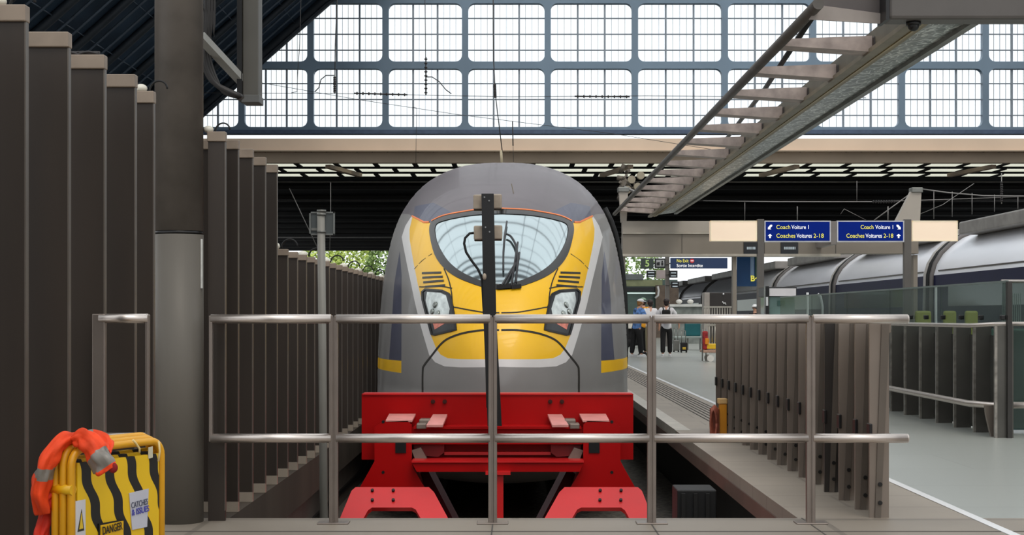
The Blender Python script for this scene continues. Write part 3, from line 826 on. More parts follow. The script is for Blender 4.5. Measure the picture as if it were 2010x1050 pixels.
# head lamps
M_lens = mat('lamp_lens', (.80, .83, .82), .2, .35, .25, 14)
M_lensr = mat('lamp_red_lens', (.86, .50, .42), .25, .2, .25, 20)
M_hlb = mat('lamp_bezel', (.16, .17, .18), .3, 0, .1)
def side(fs, s_): return [f for f in fs if (sum(ov[i][0] for i in f) > 0) == (s_ > 0)]
for s_ in (-1, 1):
    a = build_patch('headlamp', [side(groups['hl'], s_)], [M_hlb], train)
    build_patch('lens', [side(groups['lens'], s_)], [M_lens], a, .002)
    build_patch('red_lens', [side(groups['rlens'], s_)], [M_lensr], a, .002)
    P_ = [(x * s_, h) for x, h in hl]; P_.append(P_[0]); ribbon(dens(P_, .04)[:-1] + [P_[0]], .02, .008).build('rim', M_black, a)
    rr0 = px2s(1106, 612); m = MB()
    for dd in ((0, -.02), (.06, .0), (.03, .07)):
        x, h = rr0[0] + dd[0], rr0[1] + dd[1]; c0 = S3(x * s_, h, .004); n0 = nrm(x * s_, h)
        MB().tube([c0, c0 + n0 * .012], [.035, .026], 14).build('reflector', mat('reflector', (.60, .62, .60), .2, .8, .3, 30), a)
    for (a0, a1) in (((1100, 535), (1139, 536)), ((1097, 543), (1138, 545)), ((1095, 551), (1136, 554)), ((1092, 560), (1132, 563))):
        p0, p1 = px2s(*a0), px2s(*a1)
        pts = [((p0[0] + (p1[0] - p0[0]) * u / 6) * s_, p0[1] + (p1[1] - p0[1]) * u / 6) for u in range(7)]
        ribbon(pts, .020, .004).build('vent_slot', M_black, train)
# panel seams
q = MB()
for P_ in ([(1095, 527), (1085, 550), (1079, 575), (1076, 600), (1066, 604), (1040, 609), (1014, 613), (984, 614)], [(984, 648), (1014, 648), (1040, 651), (1063, 656), (1086, 665), (1101, 677), (1118, 698), (1133, 717), (1136, 729), (1136, 775)],
           [(1078, 566), (1100, 562), (1132, 563), (1144, 563)]):
    T_ = smooth(trace(P_), 4); wd = .018 if P_[0] == (984, 648) else .011
    ribbon(T_, wd, .003, bm=q); ribbon(mx_(T_), wd, .003, bm=q)
q.build('panel_seam', mat('seam_dark', (.13, .11, .08), .6), train)
q = MB()
for P_ in ([(1120, 498), (1140, 512), (1155, 528)],):
    T_ = trace(P_); ribbon(T_, .007, .002, bm=q); ribbon(mx_(T_), .007, .002, bm=q)
T_ = trace([(1004, 361), (1008, 380)]); ribbon(T_, .008, .003, bm=q)
q.build('fine_seam', mat('seam_soft', (.36, .30, .18), .6), train)
# body behind the nose
m = MB(); n = len(CD)
r0 = [m.bm.verts.new(S3(x, h)) for x, h in CD]; r1 = [m.bm.verts.new((TX + x, 44, h)) for x, h in CD]
for i in range(n):
    f = m.bm.faces.new((r0[i], r0[(i + 1) % n], r1[(i + 1) % n], r1[i])); f.smooth = True
m.bm.faces.new(r1)
m.build('coach_body', M_tgrey, train)
# door surround on the right flank / dark rubber gangway line
m = MB(); pts = [(x + .055, h + .02) for x, h in HALF if h < 2.6 and h > -.3]
m.tube([(TX + x, 19.0 + .0 * h, h) for x, h in pts], .035, 8)
m.build('gangway_seal', M_rubber, train, label='black rubber strip along the right edge')
m = MB(); c = px2s(1008, 752); 
# wipers
wm = MB()
for a, b_ in (((1003, 566), (1016, 480)), ((1010, 565), (1019, 500)), ((984, 566), (1012, 520)), ((990, 566), (1018, 512))):
    p0, p1 = px2s(*a), px2s(*b_)
    pts = [S3(p0[0] + (p1[0] - p0[0]) * u / 6, p0[1] + (p1[1] - p0[1]) * u / 6, .03) for u in range(7)]
    wm.tube(pts, .011, 6)
pts = [S3(*px2s(x, y), .035) for x, y in smooth([(994, 465), (1003, 470), (1013, 490), (1015, 520), (1012, 560)], 3)]
wm.tube(pts, .012, 6)
pts = [S3(*px2s(x, y), .035) for x, y in ((995, 440), (990, 470), (988, 500), (988, 538))]
wm.tube(pts, .010, 6)
wm.build('wiper', mat('wiper_grey', (.23, .23, .24), .4, .4), train)
m = MB()
for x0, x1 in ((975, 1002), (1003, 1022)):
    p0, p1 = px2s(x0, 566), px2s(x1, 564); a, b_ = S3(*p0, .02), S3(*p1, .02); m.obox(a, b_, .04, .04)
m.build('wiper_mount', M_black, train)
# antenna rod on the roof
m = MB(); p = W(985, 322, 19.2); m.tube([p, p + Vector((-.01, 0, .17))], .016, 8); m.build('roof_aerial', mat('aerial_pale', (.75, .70, .58), .5), train)

# ------------------------------------------------------------------ overhead gantry arm (ladder and tray)
hA = 2.9; HA = CH + hA; xl = hA / 1.03
t = thing('overhead_tray', 'long overhead ladder-like cable tray running back above the platform', 'cable tray', (3.4, 20, HA))
M_arm = mat('arm_taupe', (.66, .60, .57), .5, .1, .25, 6)
M_armd = mat('arm_dark_rail', (.36, .34, .32), .5, .3, .2, 3)
MB().tube([(xl, y, HA) for y in (14.2, 20, 28, 36, 43.5)], .055, 10).build('side_rail', M_armd, t)
k = 0; y = 16.2
while y < 43:
    m = MB()
    xr = 3.78
    m.poly([(xl, y, HA + .035), (xl, y, HA - .035), (xr, y, HA - .10), (xr, y, HA + .07)], (0, .28, 0))
    rg = m.build('rung', M_arm, t)
    MB().box(xr - .0, xr + .07, y - .05, y + .6, HA - .10, HA + .06, .02).build('end_block', mat('rung_end_dark', (.20, .16, .14), .5), rg)
    y += 1.82; k += 1
m = MB().box(3.80, 3.84, 14.63, 43.2, HA - .06, HA + .14).build('inner_beam', mat('beam_olive', (.42, .39, .33), .45, .2, .2, 3), t)
MB().box(3.74, 3.84, 14.63, 43.2, HA - .12, HA - .07).build('lower_flange', mat('flange_olive', (.50, .46, .38), .45, .2, .2, 3), t)
MB().box(3.88, 3.98, 14.6, 43.2, HA - .09, HA - .02).build('tan_rail', mat('tan_rail', (.52, .47, .35), .45, .2), t)
MB().box(3.90, 3.925, 14.6, 43.2, HA - .10, HA - .088).build('tan_trim', mat('tan_trim', (.66, .58, .40), .4, .2), t)
M_mesh = mat('glint_tray', (.72, .75, .73), .3, .6, .45, 5, bump=.8)
nt = M_mesh.node_tree; vo = nt.nodes.new('ShaderNodeTexVoronoi'); vo.feature = 'DISTANCE_TO_EDGE'; vo.inputs['Scale'].default_value = 4.5
nz = nt.nodes.new('ShaderNodeTexNoise'); nz.inputs['Scale'].default_value = 3; tcm = [n for n in nt.nodes if n.type == 'TEX_COORD'][0]
va_ = nt.nodes.new('ShaderNodeVectorMath'); nt.links.new(tcm.outputs['Object'], nz.inputs['Vector']); nt.links.new(tcm.outputs['Object'], va_.inputs[0]); nt.links.new(nz.outputs['Color'], va_.inputs[1]); nt.links.new(va_.outputs[0], vo.inputs['Vector'])
rp = nt.nodes.new('ShaderNodeValToRGB'); rp.color_ramp.elements[0].color = (.85, .86, .82, 1); rp.color_ramp.elements[0].position = 0.02; rp.color_ramp.elements[1].color = (.20, .215, .20, 1); rp.color_ramp.elements[1].position = .09  # bright cell edges paint glints into the base colour
nt.links.new(vo.outputs['Distance'], rp.inputs[0]); nt.links.new(rp.outputs[0], nt.nodes['Principled BSDF'].inputs['Base Color'])
MB().poly([(3.98, 14.6, HA - .05), (4.50, 14.6, HA + .02), (4.50, 14.6, HA + .12), (3.98, 14.6, HA + .1)], (0, 28.6, 0)).build('tray_base', M_mesh, t, label='reflective metal tray base')
MB().box(4.48, 4.56, 14.6, 43.2, HA - .03, HA + .14).build('outer_rail', M_galv, t)
MB().tube([(3.27, 16.8, CH + 3.3), (3.63, 22.3, CH + 3.3), (3.96, 29.1, CH + 3.3)], .035, 8).build('stay_rod', M_black, t)
# cross tube at the near end
yb = 14.5
hb = H_(45, yb)
t = thing('cross_tube', 'thick grey box beam crossing the top right above the cable tray', 'beam', (X_(1735, yb), yb, hb))
MB().box(X_(1735, yb), 9, yb - .2, yb + .1, hb, hb + .5, .03).build('beam', mat('beam_dark_taupe', (.345, .325, .31), .45, .1, .08), t)
MB().box(X_(1728, yb), X_(1735, yb), yb - .22, yb + .12, hb - .01, hb + .52).build('end_cap', M_black, t)
MB().poly([W(1588, 38, yb), W(1728, 46, yb), W(1728, 26, yb), W(1608, 10, yb)], (0, .02, 0)).build('bracket_plate', mat('bracket_pale', (.60, .56, .53), .5), t, label='pale lower bracket plate')
MB().poly([W(1608, 10, yb + .03), W(1728, 26, yb + .03), W(1728, -20, yb + .03), W(1612, -20, yb + .03)], (0, .1, 0)).build('bracket', mat('bracket_dark', (.34, .31, .30), .5), t)
m = MB(); c = W(1793, 46, yb - .05); m.ball(c + Vector((0, 0, -.02)), .055, .055, .055); m.cyl(c + Vector((0, 0, -.02)), c + Vector((0, 0, .02)), .07, 16)
m.build('dome_camera', M_black, label='small black dome camera under the top right beam', cat='camera')

# ------------------------------------------------------------------ catenary wires before the gable
def wires(name, label, Z, segs, m_=None, cat='wire', ins=()):
    t = thing(name, label, cat, W(segs[0][0][0][0], segs[0][0][0][1], Z))
    m = MB()
    for pts, wpx in segs: m.tube([W(x, y, Z) for x, y in pts], wpx * Z / F / 2, 6)
    m.build('wire', m_ or M_wire, t)
    for (a, b_) in ins:
        n = 9; m = MB(); A_, B_ = W(*a, Z), W(*b_, Z)
        m.tube([A_, B_], 1.5 * Z / F, 6)
        for q in range(n):
            c0 = A_.lerp(B_, (q + .5) / n); d = (B_ - A_).normalized() * (1.2 * Z / F); m.tube([c0 - d, c0 + d], 3.0 * Z / F, 8)
        m.build('insulator', M_wire, t)
    return t
wires('span_wire', 'horizontal dark span wire with ribbed insulators in front of the gable window', 60, [([(400, 182), (700, 184), (1000, 190), (1270, 188), (1700, 192)], 1.2)], ins=[((695, 183), (800, 186)), ((1128, 189), (1236, 190))])
wires('dropper_wire', 'dropper wire with curved arm hanging at the left part of the window', 60, [([(662, -10), (658, 90), (657, 183)], 2), ([(656, 148), (640, 148), (630, 156), (626, 172), (618, 180)], 2)], ins=[((657, 150), (657, 182))])
wires('dropper_wire', 'dropper wire with arm curving right, above the left shoulder of the train', 60, [([(834, -10), (835, 60), (836, 186)], 1.6), ([(836, 151), (848, 151), (862, 160), (875, 176), (886, 184)], 2)], ins=[((836, 112), (836, 186))])
wires('dropper_wire', 'thin dropper wire left of the gable window first tall mullion', 62, [([(591, -10), (588, 90), (584, 150), (583, 180), (572, 182)], 1.4)])
wires('contact_wire', 'thick wire hanging down the middle to the roof of the train', 21, [([(968, -30), (968, 60), (969, 120), (972, 180), (974, 200), (986, 298)], 2.2)], ins=[((971, 165), (972, 192))])
wires('dropper_wire', 'short thin rod hanging above the train roof, right of the middle wire', 50, [([(1006, 238), (1007, 286)], 2.5), ([(1007, 286), (1008, 318)], 1)])
wires('stay_wire', 'faint slanting wire crossing the lower window panes', 62, [([(510, 162), (700, 195), (900, 225), (1200, 262), (1440, 300)], 1.0)])
wires('dropper_wire', 'thin dropper below the span wire, over the left of the train', 62, [([(810, 210), (818, 212), (816, 330)], 1.0)])
wires('stay_wire', 'pale diagonal stay in the dark roof space left of the train', 80, [([(568, 370), (594, 425), (622, 484)], 2.2)], M_wirel)
wires('dropper_wire', 'grey vertical hanger in the dark roof space behind the signal pole', 80, [([(649, 358), (649, 420), (647, 490)], 2)], M_wirel)
wires('stay_wire', 'pale horizontal wire in the dark roof space above the blue signs', 70, [([(1380, 394), (1520, 396), (1720, 396), (1900, 390), (2030, 385)], 1.6), ([(1462, 397), (1462, 433)], 1.5), ([(1565, 405), (1565, 433)], 2.2), ([(1682, 355), (1682, 396)], 1.4), ([(1650, 420), (1657, 410), (1700, 432)], 1.2), ([(1743, 405), (1743, 433)], 3)], M_wirel, ins=[((1712, 396), (1758, 396))])
wires('span_wire', 'pale sagging cable with droppers, running right from the tapered mast', 42.5, [([(1810, 371), (1860, 378), (1930, 384), (2040, 385)], 2.6)] + [([(x, 372 + (x - 1810) * .07), (x, 430 - (x - 1830) * .12)], 1.6) for x in (1833, 1869, 1908, 1952, 1998)] + [([(1790, 378), (1716, 432)], 2.4), ([(1806, 420), (1850, 402), (1912, 360)], 1.4)], M_wirel)
wires('insulator_string', 'grey insulator string hanging at the far right under the dark roof', 45, [([(1966, 340), (1966, 400)], 2)], M_galv, ins=[((1966, 356), (1966, 396))])

# ------------------------------------------------------------------ footbridge beam, signs and masts
ZS = 42.0
t = thing('gantry_beam', 'long taupe sign gantry beam crossing above the platform', 'beam', (X_(1500, ZS), ZS, H_(500, ZS)))
MB().box(X_(1222, ZS), X_(1803, ZS), ZS, ZS + .5, H_(498, ZS), H_(459, ZS), .01).build('lower_panel', M_taupe, t)
MB().box(X_(1222, ZS), X_(1500, ZS), ZS - .03, ZS + .45, H_(456, ZS), H_(434, ZS), .01).build('upper_panel', M_taupel, t)
MB().box(X_(1222, ZS), X_(1500, ZS), ZS - .06, ZS + .4, H_(459, ZS), H_(456, ZS)).build('ledge', mat('ledge_pale', (.72, .69, .64), .5), t)
MB().box(X_(1222, ZS), X_(1650, ZS), ZS - .02, ZS + .5, H_(503, ZS), H_(498, ZS)).build('soffit_lip', MATS['ledge_pale'], t)
for px in (1338, 1500, 1640): MB().box(X_(px, ZS), X_(px + 1, ZS), ZS - .01, ZS, H_(498, ZS), H_(459, ZS)).build('joint', M_armd, t)
for a, b_ in ((1222, 1228), (1440, 1447), (1795, 1803)):
    MB().box(X_(a, ZS), X_(b_, ZS), ZS + .1, ZS + .4, 0, H_(500, ZS)).build('leg', M_taupe, t)
ZN = 40.0
M_post = mat('sign_post_grey', (.40, .38, .36), .45, .2, .08)
for a, b_, y0, lab in ((1487, 1500, 430, 'dark grey sign post left of the two blue coach signs'), (1775, 1789, 430, 'dark grey sign post between the right blue sign and cream lightbox'), (1631, 1643, 430, None)):
    if lab: MB().box(X_(a, ZN), X_(b_, ZN), ZN, ZN + .17, 0 if a != 1631 else H_(480, ZN), H_(y0, ZN), .01).build('sign_post', M_post, label=lab, cat='post')
    else: MB().box(X_(a, ZN), X_(b_, ZN), ZN + .02, ZN + 2.0, H_(480, ZN), H_(434, ZN), .01).build('sign_bracket', mat('sign_bracket_paint', (.50, .47, .45), .45), label='short grey bracket between the two blue coach signs', cat='bracket')
def arrow_up(m, cx, cy, s_, Z):
    m.ppoly([(cx - s_, cy), (cx, cy - s_), (cx + s_, cy), (cx + s_ * .35, cy), (cx + s_ * .35, cy + s_), (cx - s_ * .35, cy + s_), (cx - s_ * .35, cy)][::-1], Z, .008)
def arrow_dn(m, cx, cy, s_, Z, sg):
    m.ppoly([(cx + sg * s_, cy - s_ * 1.2), (cx + sg * s_ * .2, cy - s_ * 1.2), (cx - sg * s_ * .9, cy + s_ * .1), (cx - sg * s_ * .9, cy - s_ * .4), (cx - sg * s_, cy + s_), (cx + sg * s_ * .6, cy + s_), (cx, cy + s_ * .5), (cx + sg * s_, cy - s_ * .5)], Z, .008)
ZT = ZN - .02
for (x0, x1, al, lab) in ((1500.5, 1631, 'L', 'blue coach direction sign with arrows at its left edge'), (1643, 1775, 'R', 'blue coach direction sign with arrows at its right edge')):
    t = thing('direction_sign', lab, 'sign', (X_((x0 + x1) / 2, ZN), ZN, H_(475, ZN)), 'blue coach direction signs')
    MB().box(X_(x0, ZN), X_(x1, ZN), ZN, ZN + .15, H_(475, ZN), H_(433, ZN)).build('frame', mat('sign_frame', (.82, .82, .84), .5), t)
    MB().box(X_(x0 + 2.5, ZN), X_(x1 - 2.5, ZN), ZN - .01, ZN, H_(472.5, ZN), H_(435.5, ZN)).build('face', M_signblue, t)
    r1, r2 = 446, 463; sz = .155
    if al == 'L':
        for body, xa, xb, rw, mm_ in (('Coach', 23, 50, r1, M_ytext), ('Voiture 1', 53, 87, r1, M_wtext), ('Coaches', 23, 60, r2, M_ytext), ('Voitures', 63, 93, r2, M_wtext), ('2-18', 96, 116, r2, M_ytext)):
            text('lettering', body, sz, mm_, t, W(x0 + xa, rw, ZT), fit=(xb - xa) * ZN / F, label='pale yellow lettering' if mm_ is M_ytext else None)
        m = MB(); arrow_dn(m, x0 + 11, r1, 4.2, ZT - .01, 1); arrow_up(m, x0 + 11, r2, 4.2, ZT - .01)
    else:
        for body, xa, xb, rw, mm_ in (('Coach', 86, 61, r1, M_ytext), ('Voiture 1', 57, 22, r1, M_wtext), ('Coaches', 114, 79, r2, M_ytext), ('Voitures', 76, 44, r2, M_wtext), ('2-18', 41, 22, r2, M_ytext)):
            text('lettering', body, sz, mm_, t, W(x1 - xa, rw, ZT), fit=(xa - xb) * ZN / F, label='pale yellow lettering' if mm_ is M_ytext else None)
        m = MB(); arrow_dn(m, x1 - 11, r1, 4.2, ZT - .01, -1); arrow_up(m, x1 - 11, r2, 4.2, ZT - .01)
    m.build('arrows', M_wtext, t)
for x0, x1, lab in ((1394, 1486, 'cream blank lightbox left of the blue coach signs'), (1790, 1880, 'cream blank lightbox right of the blue coach signs')):
    t = thing('lightbox', lab, 'sign', (X_((x0 + x1) / 2, ZN), ZN, H_(473, ZN)), 'cream blank lightboxes')
    MB().box(X_(x0, ZN), X_(x1, ZN), ZN, ZN + .2, H_(473, ZN), H_(433, ZN), .01).build('body', M_cream, t)
    m = MB()
    for a, b_, c_, d in ((x0, x1, 433, 435), (x0, x1, 471.5, 473.5), (x0, x0 + 2, 433, 473), (x1 - 2, x1, 433, 473)): m.box(X_(a, ZN), X_(b_, ZN), ZN - .01, ZN + .01, H_(d, ZN), H_(c_, ZN))
    m.build('frame', mat('lightbox_frame', (.95, .90, .78), .5, emit=.15), t)
M_screen = mat('screen_black', (.04, .045, .055), .25, 0, .1)
M_scrtext = mat('screen_text', (.62, .66, .68), .5, emit=.4)
for x0, x1, y0, y1, tx, lab in ((1460, 1487, 475, 498, 'BACK', 'small black clock display hanging left of the sign post'), (1533, 1567, 475.5, 498, 'GUARD', 'small black display under the left blue coach sign')):
    t = thing('display', lab, 'display', (X_((x0 + x1) / 2, ZN), ZN, H_(y1, ZN)))
    MB().box(X_(x0, ZN), X_(x1, ZN), ZN, ZN + .12, H_(y1, ZN), H_(y0, ZN), .005).build('screen', M_screen, t)
    m = MB(); rn = random.Random(x0); xx = x0 + 6
    while xx < x1 - 6:
        ww = rn.uniform(1.2, 2.6); m.box(X_(xx, ZN), X_(xx + ww, ZN), ZN - .006, ZN, H_(489.5, ZN), H_(484.5, ZN)); xx += ww + .9
    m.build('digits', M_scrtext, t)
# tapered mast
def mast(px, top, bot, w0, w1, Z, label, lean):
    t = thing('mast', label, 'mast', (X_(px, Z), Z, H_(bot, Z)))
    MB().ppoly([(px - w0, top), (px + w0, top), (px + w0 - 3, bot), (px - w0 - lean, bot)], Z, .25).build('mast_body', M_taupel, t)
    MB().box(X_(px - w0 - 2, Z), X_(px + w0 + 2, Z), Z - .05, Z + .3, H_(top + 6, Z), H_(top - 4, Z), .02).build('cap', M_galv, t)
mast(1800, 372, 434, 9, 22, ZS + .02, 'pale tapered mast standing behind the right blue sign', 32)
mast(1224, 371, 436, 9, 20, ZS + .02, 'pale tapered mast just right of the train, under the cable tray', -4)
m = MB(); rn = random.Random(11)
t = thing('pulley_assembly', 'tangle of grey pulleys and brackets on the mast beside the train roof', 'equipment', W(1240, 400, 43.5))
for q in range(16):
    a = (rn.uniform(1212, 1268), rn.uniform(335, 400)); b_ = (a[0] + rn.uniform(-12, 12), a[1] + rn.uniform(-26, 26)); m.tube([W(*a, 43.6 + rn.uniform(-.3, .3)), W(*b_, 43.6)], rn.uniform(.03, .09), 6)
m.build('bracket', mat('pulley_grime', (.38, .35, .31), .6, .3, .3, 5), t)
m = MB()
for c in ((1240, 352), (1252, 366), (1232, 372), (1258, 344)): p = W(*c, 43.2); m.cyl(p, p + Vector((0, .2, 0)), .11, 14)
m.build('pulley', mat('pulley_pale', (.62, .58, .50), .5, .3), t)
MB().tube([W(1225, 367, 43), W(1250, 378, 43), W(1275, 385, 43)], .04, 8).build('arm', M_wirel, t)

# ------------------------------------------------------------------ more distant signs
ZF = 60.0
def flat_sign(name, x0, x1, y0, y1, Z, m_, label, cat='sign', dep=.1, frame=None):
    t = thing(name, label, cat, (X_((x0 + x1) / 2, Z), Z, H_(y1, Z)))
    MB().box(X_(x0, Z), X_(x1, Z), Z, Z + dep, H_(y1, Z), H_(y0, Z), .01).build('panel', m_, t)
    return t
M_dkgreen = mat('platform_sign_dark', (.20, .24, .22), .5)
t = flat_sign('platform_sign', 1258, 1283, 507, 527, ZF, M_dkgreen, 'dark platform sign with a pale green number 5')
text('numeral', '5', .36, mat('numeral_green', (.72, .84, .52), .5), t, W(1270.5, 517.5, ZF - .01), 'CENTER', bold=.008)
t = flat_sign('pictogram_sign', 1285, 1306, 507, 526, ZF, M_screen, 'black framed sign with grey pictograms right of the number 5', dep=.1)
MB().box(X_(1288, ZF), X_(1304, ZF), ZF - .01, ZF, H_(523, ZF), H_(510, ZF)).build('picture', mat('picto_grey', (.55, .55, .55), .5, emit=.2), t)
m = MB(); m.ball(W(1300, 513, ZF - .02), .03); m.ppoly([(1298, 515), (1302, 515), (1302, 521), (1298, 521)], ZF - .02, .01); m.ppoly([(1289, 515), (1295, 514), (1295, 521), (1289, 521)], ZF - .02, .01)
m.build('symbols', M_black, t)
t = flat_sign('no_exit_sign', 1316, 1428, 506, 527, ZF, M_signnavy, 'long navy no exit sign with yellow and white lettering')
text('lettering', 'No Exit', .18, M_ytext, t, W(1328, 512, ZF - .01), fit=23 * ZF / F, label='yellow lettering')
text('lettering', 'Sortie Interdite', .18, M_wtext, t, W(1328, 521.5, ZF - .01), fit=51 * ZF / F)
p = W(1358.5, 512, ZF - .02); m = MB(); m.cyl(p, p + Vector((0, .02, 0)), .085, 20); m.build('no_entry_disc', mat('no_entry_red', (.75, .20, .22), .5, emit=.2), t)
MB().box(p.x - .055, p.x + .055, ZF - .026, ZF - .02, p.z - .015, p.z + .015).build('no_entry_bar', M_wtext, t)
t = thing('sign_post', 'grey post carrying the number 5 and no exit signs', 'post', (X_(1311, ZF), ZF, 0))
MB().box(X_(1307, ZF), X_(1315, ZF), ZF + .15, ZF + .35, 0, H_(500, ZF)).build('post', M_post, t)
for yy, a, b_ in ((517, 1262, 1424), (537, 1271, 1328), (558, 1307, 1331)): MB().box(X_(a, ZF), X_(b_, ZF), ZF + .1, ZF + .16, H_(yy + 1, ZF), H_(yy - 1, ZF)).build('arm', M_post, t)
for i, (x0, x1, y0, y1, lab) in enumerate(((1269, 1287, 531, 544, 'small black departure display under the number 5 sign'), (1314, 1330, 531, 545, 'small black departure display under the no exit sign'), (1317, 1333, 552, 565, 'lower small dark display on the distant sign post'))):
    t = flat_sign('display', x0, x1, y0, y1, ZF, M_screen, lab, 'display', .1)
    m = MB()
    for yy in ((y0 + y1) / 2 - 3.5, (y0 + y1) / 2 + 2.5): m.box(X_(x0 + 3, ZF), X_(x1 - 3, ZF), ZF - .01, ZF, H_(yy + 2, ZF), H_(yy, ZF))
    m.build('text_line', M_scrtext, t)
flat_sign('blank_sign', 1288, 1306, 530, 547, ZF, mat('blank_mauve', (.62, .57, .56), .5), 'pale blank square sign panel left of the distant post')
t = flat_sign('banner', 1447, 1487, 497, 562, 42.52, mat('banner_blue', (.04, .24, .42), .5, emit=.1), 'tall blue advertising banner hanging left of the sign post')
MB().box(X_(1473, 42.5), X_(1480, 42.5), 42.505, 42.52, H_(545, 42.5), H_(503, 42.5)).build('stripe', mat('banner_pale', (.55, .66, .80), .5), t)
MB().box(X_(1482, 42.5), X_(1486, 42.5), 42.505, 42.52, H_(545, 42.5), H_(503, 42.5)).build('stripe', mat('banner_green', (.06, .27, .25), .5), t)
text('lettering', 'Bet', .22, M_ytext, t, W(1473, 547, 42.49), bold=.006)

# ------------------------------------------------------------------ right-hand train
tr2 = thing('train', 'silver and navy coaches standing at the far right platform', 'train', (15.5, 70, -.98))
M_silver = mat('coach_silver', (.93, .93, .95), .28, .12, .08, .8, stretch=(1, .15, 1))
M_silverd = mat('coach_navy', (.07, .08, .22), .5, 0, .1, spec=.2)
M_cwin = mat('coach_window', (.05, .055, .06), .08, 0, .1)
PR = [(0, -.6), (0, .6), (0, 1.55), (.02, 2.5), (.12, 2.85), (.32, 3.18), (.6, 3.45), (.95, 3.70), (1.4, 3.88), (2.1, 3.95)]
PR = PR + [(4.2 - x, h) for x, h in PR[:-1][::-1]]
def coach(y0, y1, first=False):
    X0 = 13.4
    def strip(i0, i1, y0, y1, grow=0):
        m = MB(); pp = PR[i0:i1 + 1]
        for i in range(len(pp) - 1):
            (x0, h0), (x1, h1) = pp[i], pp[i + 1]
            m.face([(X0 + x0 - (grow if x0 < 2 else -grow), y0, h0 + grow), (X0 + x1 - (grow if x1 < 2 else -grow), y0, h1 + grow), (X0 + x1 - (grow if x1 < 2 else -grow), y1, h1 + grow), (X0 + x0 - (grow if x0 < 2 else -grow), y1, h0 + grow)], True)
        bmesh.ops.remove_doubles(m.bm, verts=m.bm.verts, dist=.001); return m
    c_ = strip(3, len(PR) - 4, y0, y1).build('roof_shell', M_silver, tr2, norm=False)
    strip(1, 3, y0, y1).build('side_navy', M_silverd, tr2, norm=False)
    strip(0, 1, y0, y1).build('skirt', M_silver, tr2, norm=False)
    strip(len(PR) - 4, len(PR) - 1, y0, y1).build('far_side', M_silverd, tr2, norm=False)
    m = MB(); m.bm.faces.new([m.bm.verts.new((X0 + x, y0, h)) for x, h in PR]); m.bm.faces.new([m.bm.verts.new((X0 + x, y1, h)) for x, h in PR]); m.build('end_wall', M_black, tr2)
    m = MB(); y = y0 + 1.6
    w_ = MB().box(X0 - .015, X0 + .01, y0 + 1.8, y1 - 1.8, 1.50, 2.15).build('window_band', M_cwin, tr2)
    MB().box(X0 + .4, X0 + 3.8, y0 + 1.5, y1 - 1.5, 3.72, 4.12, .05).build('roof_fairing', mat('roof_fairing', (.56, .54, .52), .5, .2, .2, 2), tr2)
    MB().box(X0 + .03, X0 + .08, y0 + .5, y1 - .5, 2.62, 2.66).build('cantrail', M_armd, tr2)
    # gangway rings at both ends
    for yy, m_ in ((y0 - .02, mat('gangway_pale', (.66, .64, .62), .4)), (y0 - .35, M_rubber), (y1 + .02, mat('gangway_grey', (.40, .38, .37), .4))):
        q = MB(); ring = [(X0 + 2.1 + (x - 2.1) * 1.012, yy, h * 1.005 + .01) for x, h in PR]
        q.tube(ring, .09, 8); q.build('gangway_ring', m_, tr2)
for yy in (19.5, 34.5, 49.5, 64.5, 79.5, 94.5, 109.5, 124.5): coach(yy + .4, yy + 14.6)
for yy in (34.5, 49.5, 64.5, 79.5, 94.5, 109.5):
    m = MB(); m.bm.faces.new([m.bm.verts.new((15.5 + (x - 2.1) * .86, yy - .5, h * .93)) for x, h in PR])
    q = MB()
    for d in (-.3, -.1, .1, .3): q.tube([(15.5 + (x - 2.1) * .9, yy + d, h * .95) for x, h in PR], .1, 6)
    m.bm.free(); q.build('bellows', M_rubber, tr2)

# ------------------------------------------------------------------ glass balustrade at right
M_gl = bpy.data.materials.new('balustrade_glass'); M_gl.use_nodes = True
nt = M_gl.node_tree; b = nt.nodes['Principled BSDF']; out = nt.nodes['Material Output']
tr = nt.nodes.new('ShaderNodeBsdfTransparent'); tr.inputs[0].default_value = (.74, .80, .78, 1)
b.inputs['Base Color'].default_value = lin((.36, .41, .39)) + (1,); b.inputs['Roughness'].default_value = .08
mx = nt.nodes.new('ShaderNodeMixShader'); mx.inputs[0].default_value = .68
nt.links.new(b.outputs[0], mx.inputs[1]); nt.links.new(tr.outputs[0], mx.inputs[2]); nt.links.new(mx.outputs[0], out.inputs[0])
XG = 4.80
t = thing('balustrade', 'glass balustrade on dark fins with two handrails, along the right ramp', 'balustrade', (XG, 20, 0))
g = 0; y = 15.2
for a, b_ in ((15.25, 17.6), (17.62, 20.0), (20.02, 22.6), (22.62, 25.3), (25.32, 28.3)):
    MB().box(XG + .10, XG + .115, a, b_, .25, 1.545).build('glass_pane', M_gl, t)
    MB().box(XG + .095, XG + .12, a, b_, 1.535, 1.555).build('pane_edge', mat('glass_edge', (.45, .50, .48), .3), t)
M_bfin = mat('balustrade_fin', (.34, .33, .31), .4, .3, .2, 2)
M_bedge = mat('balustrade_edge', (.60, .58, .55), .3, .6, .3, 14)
for k in range(19):
    y = 15.05 + k * .70
    f = MB().box(XG - .06, XG + .10, y - .01, y + .015, 0, 1.10).build('fin', M_bfin, t)
    MB().box(XG - .085, XG - .06, y - .015, y + .02, 0, 1.10).build('polished_edge', M_bedge, f)
    MB().box(XG - .03, XG + .02, y - .03, y + .03, 1.16, 1.21, .01).build('glass_clamp', M_black, f)
MB().box(XG + .085, XG + .10, 15.05, 28, 0.02, 1.0).build('back_panel', mat('ramp_panel', (.30, .30, .285), .4, .2), t)
xe = X_(1932, 15.6)
m = MB().tube([(XG - .14, 28.3, 1.10), (XG - .14, 15.7, 1.10), (xe, 15.38, 1.115), (xe + .08, 15.25, 1.12), (9, 15.25, 1.12)], .022, 12); m.build('handrail', M_steel, t)
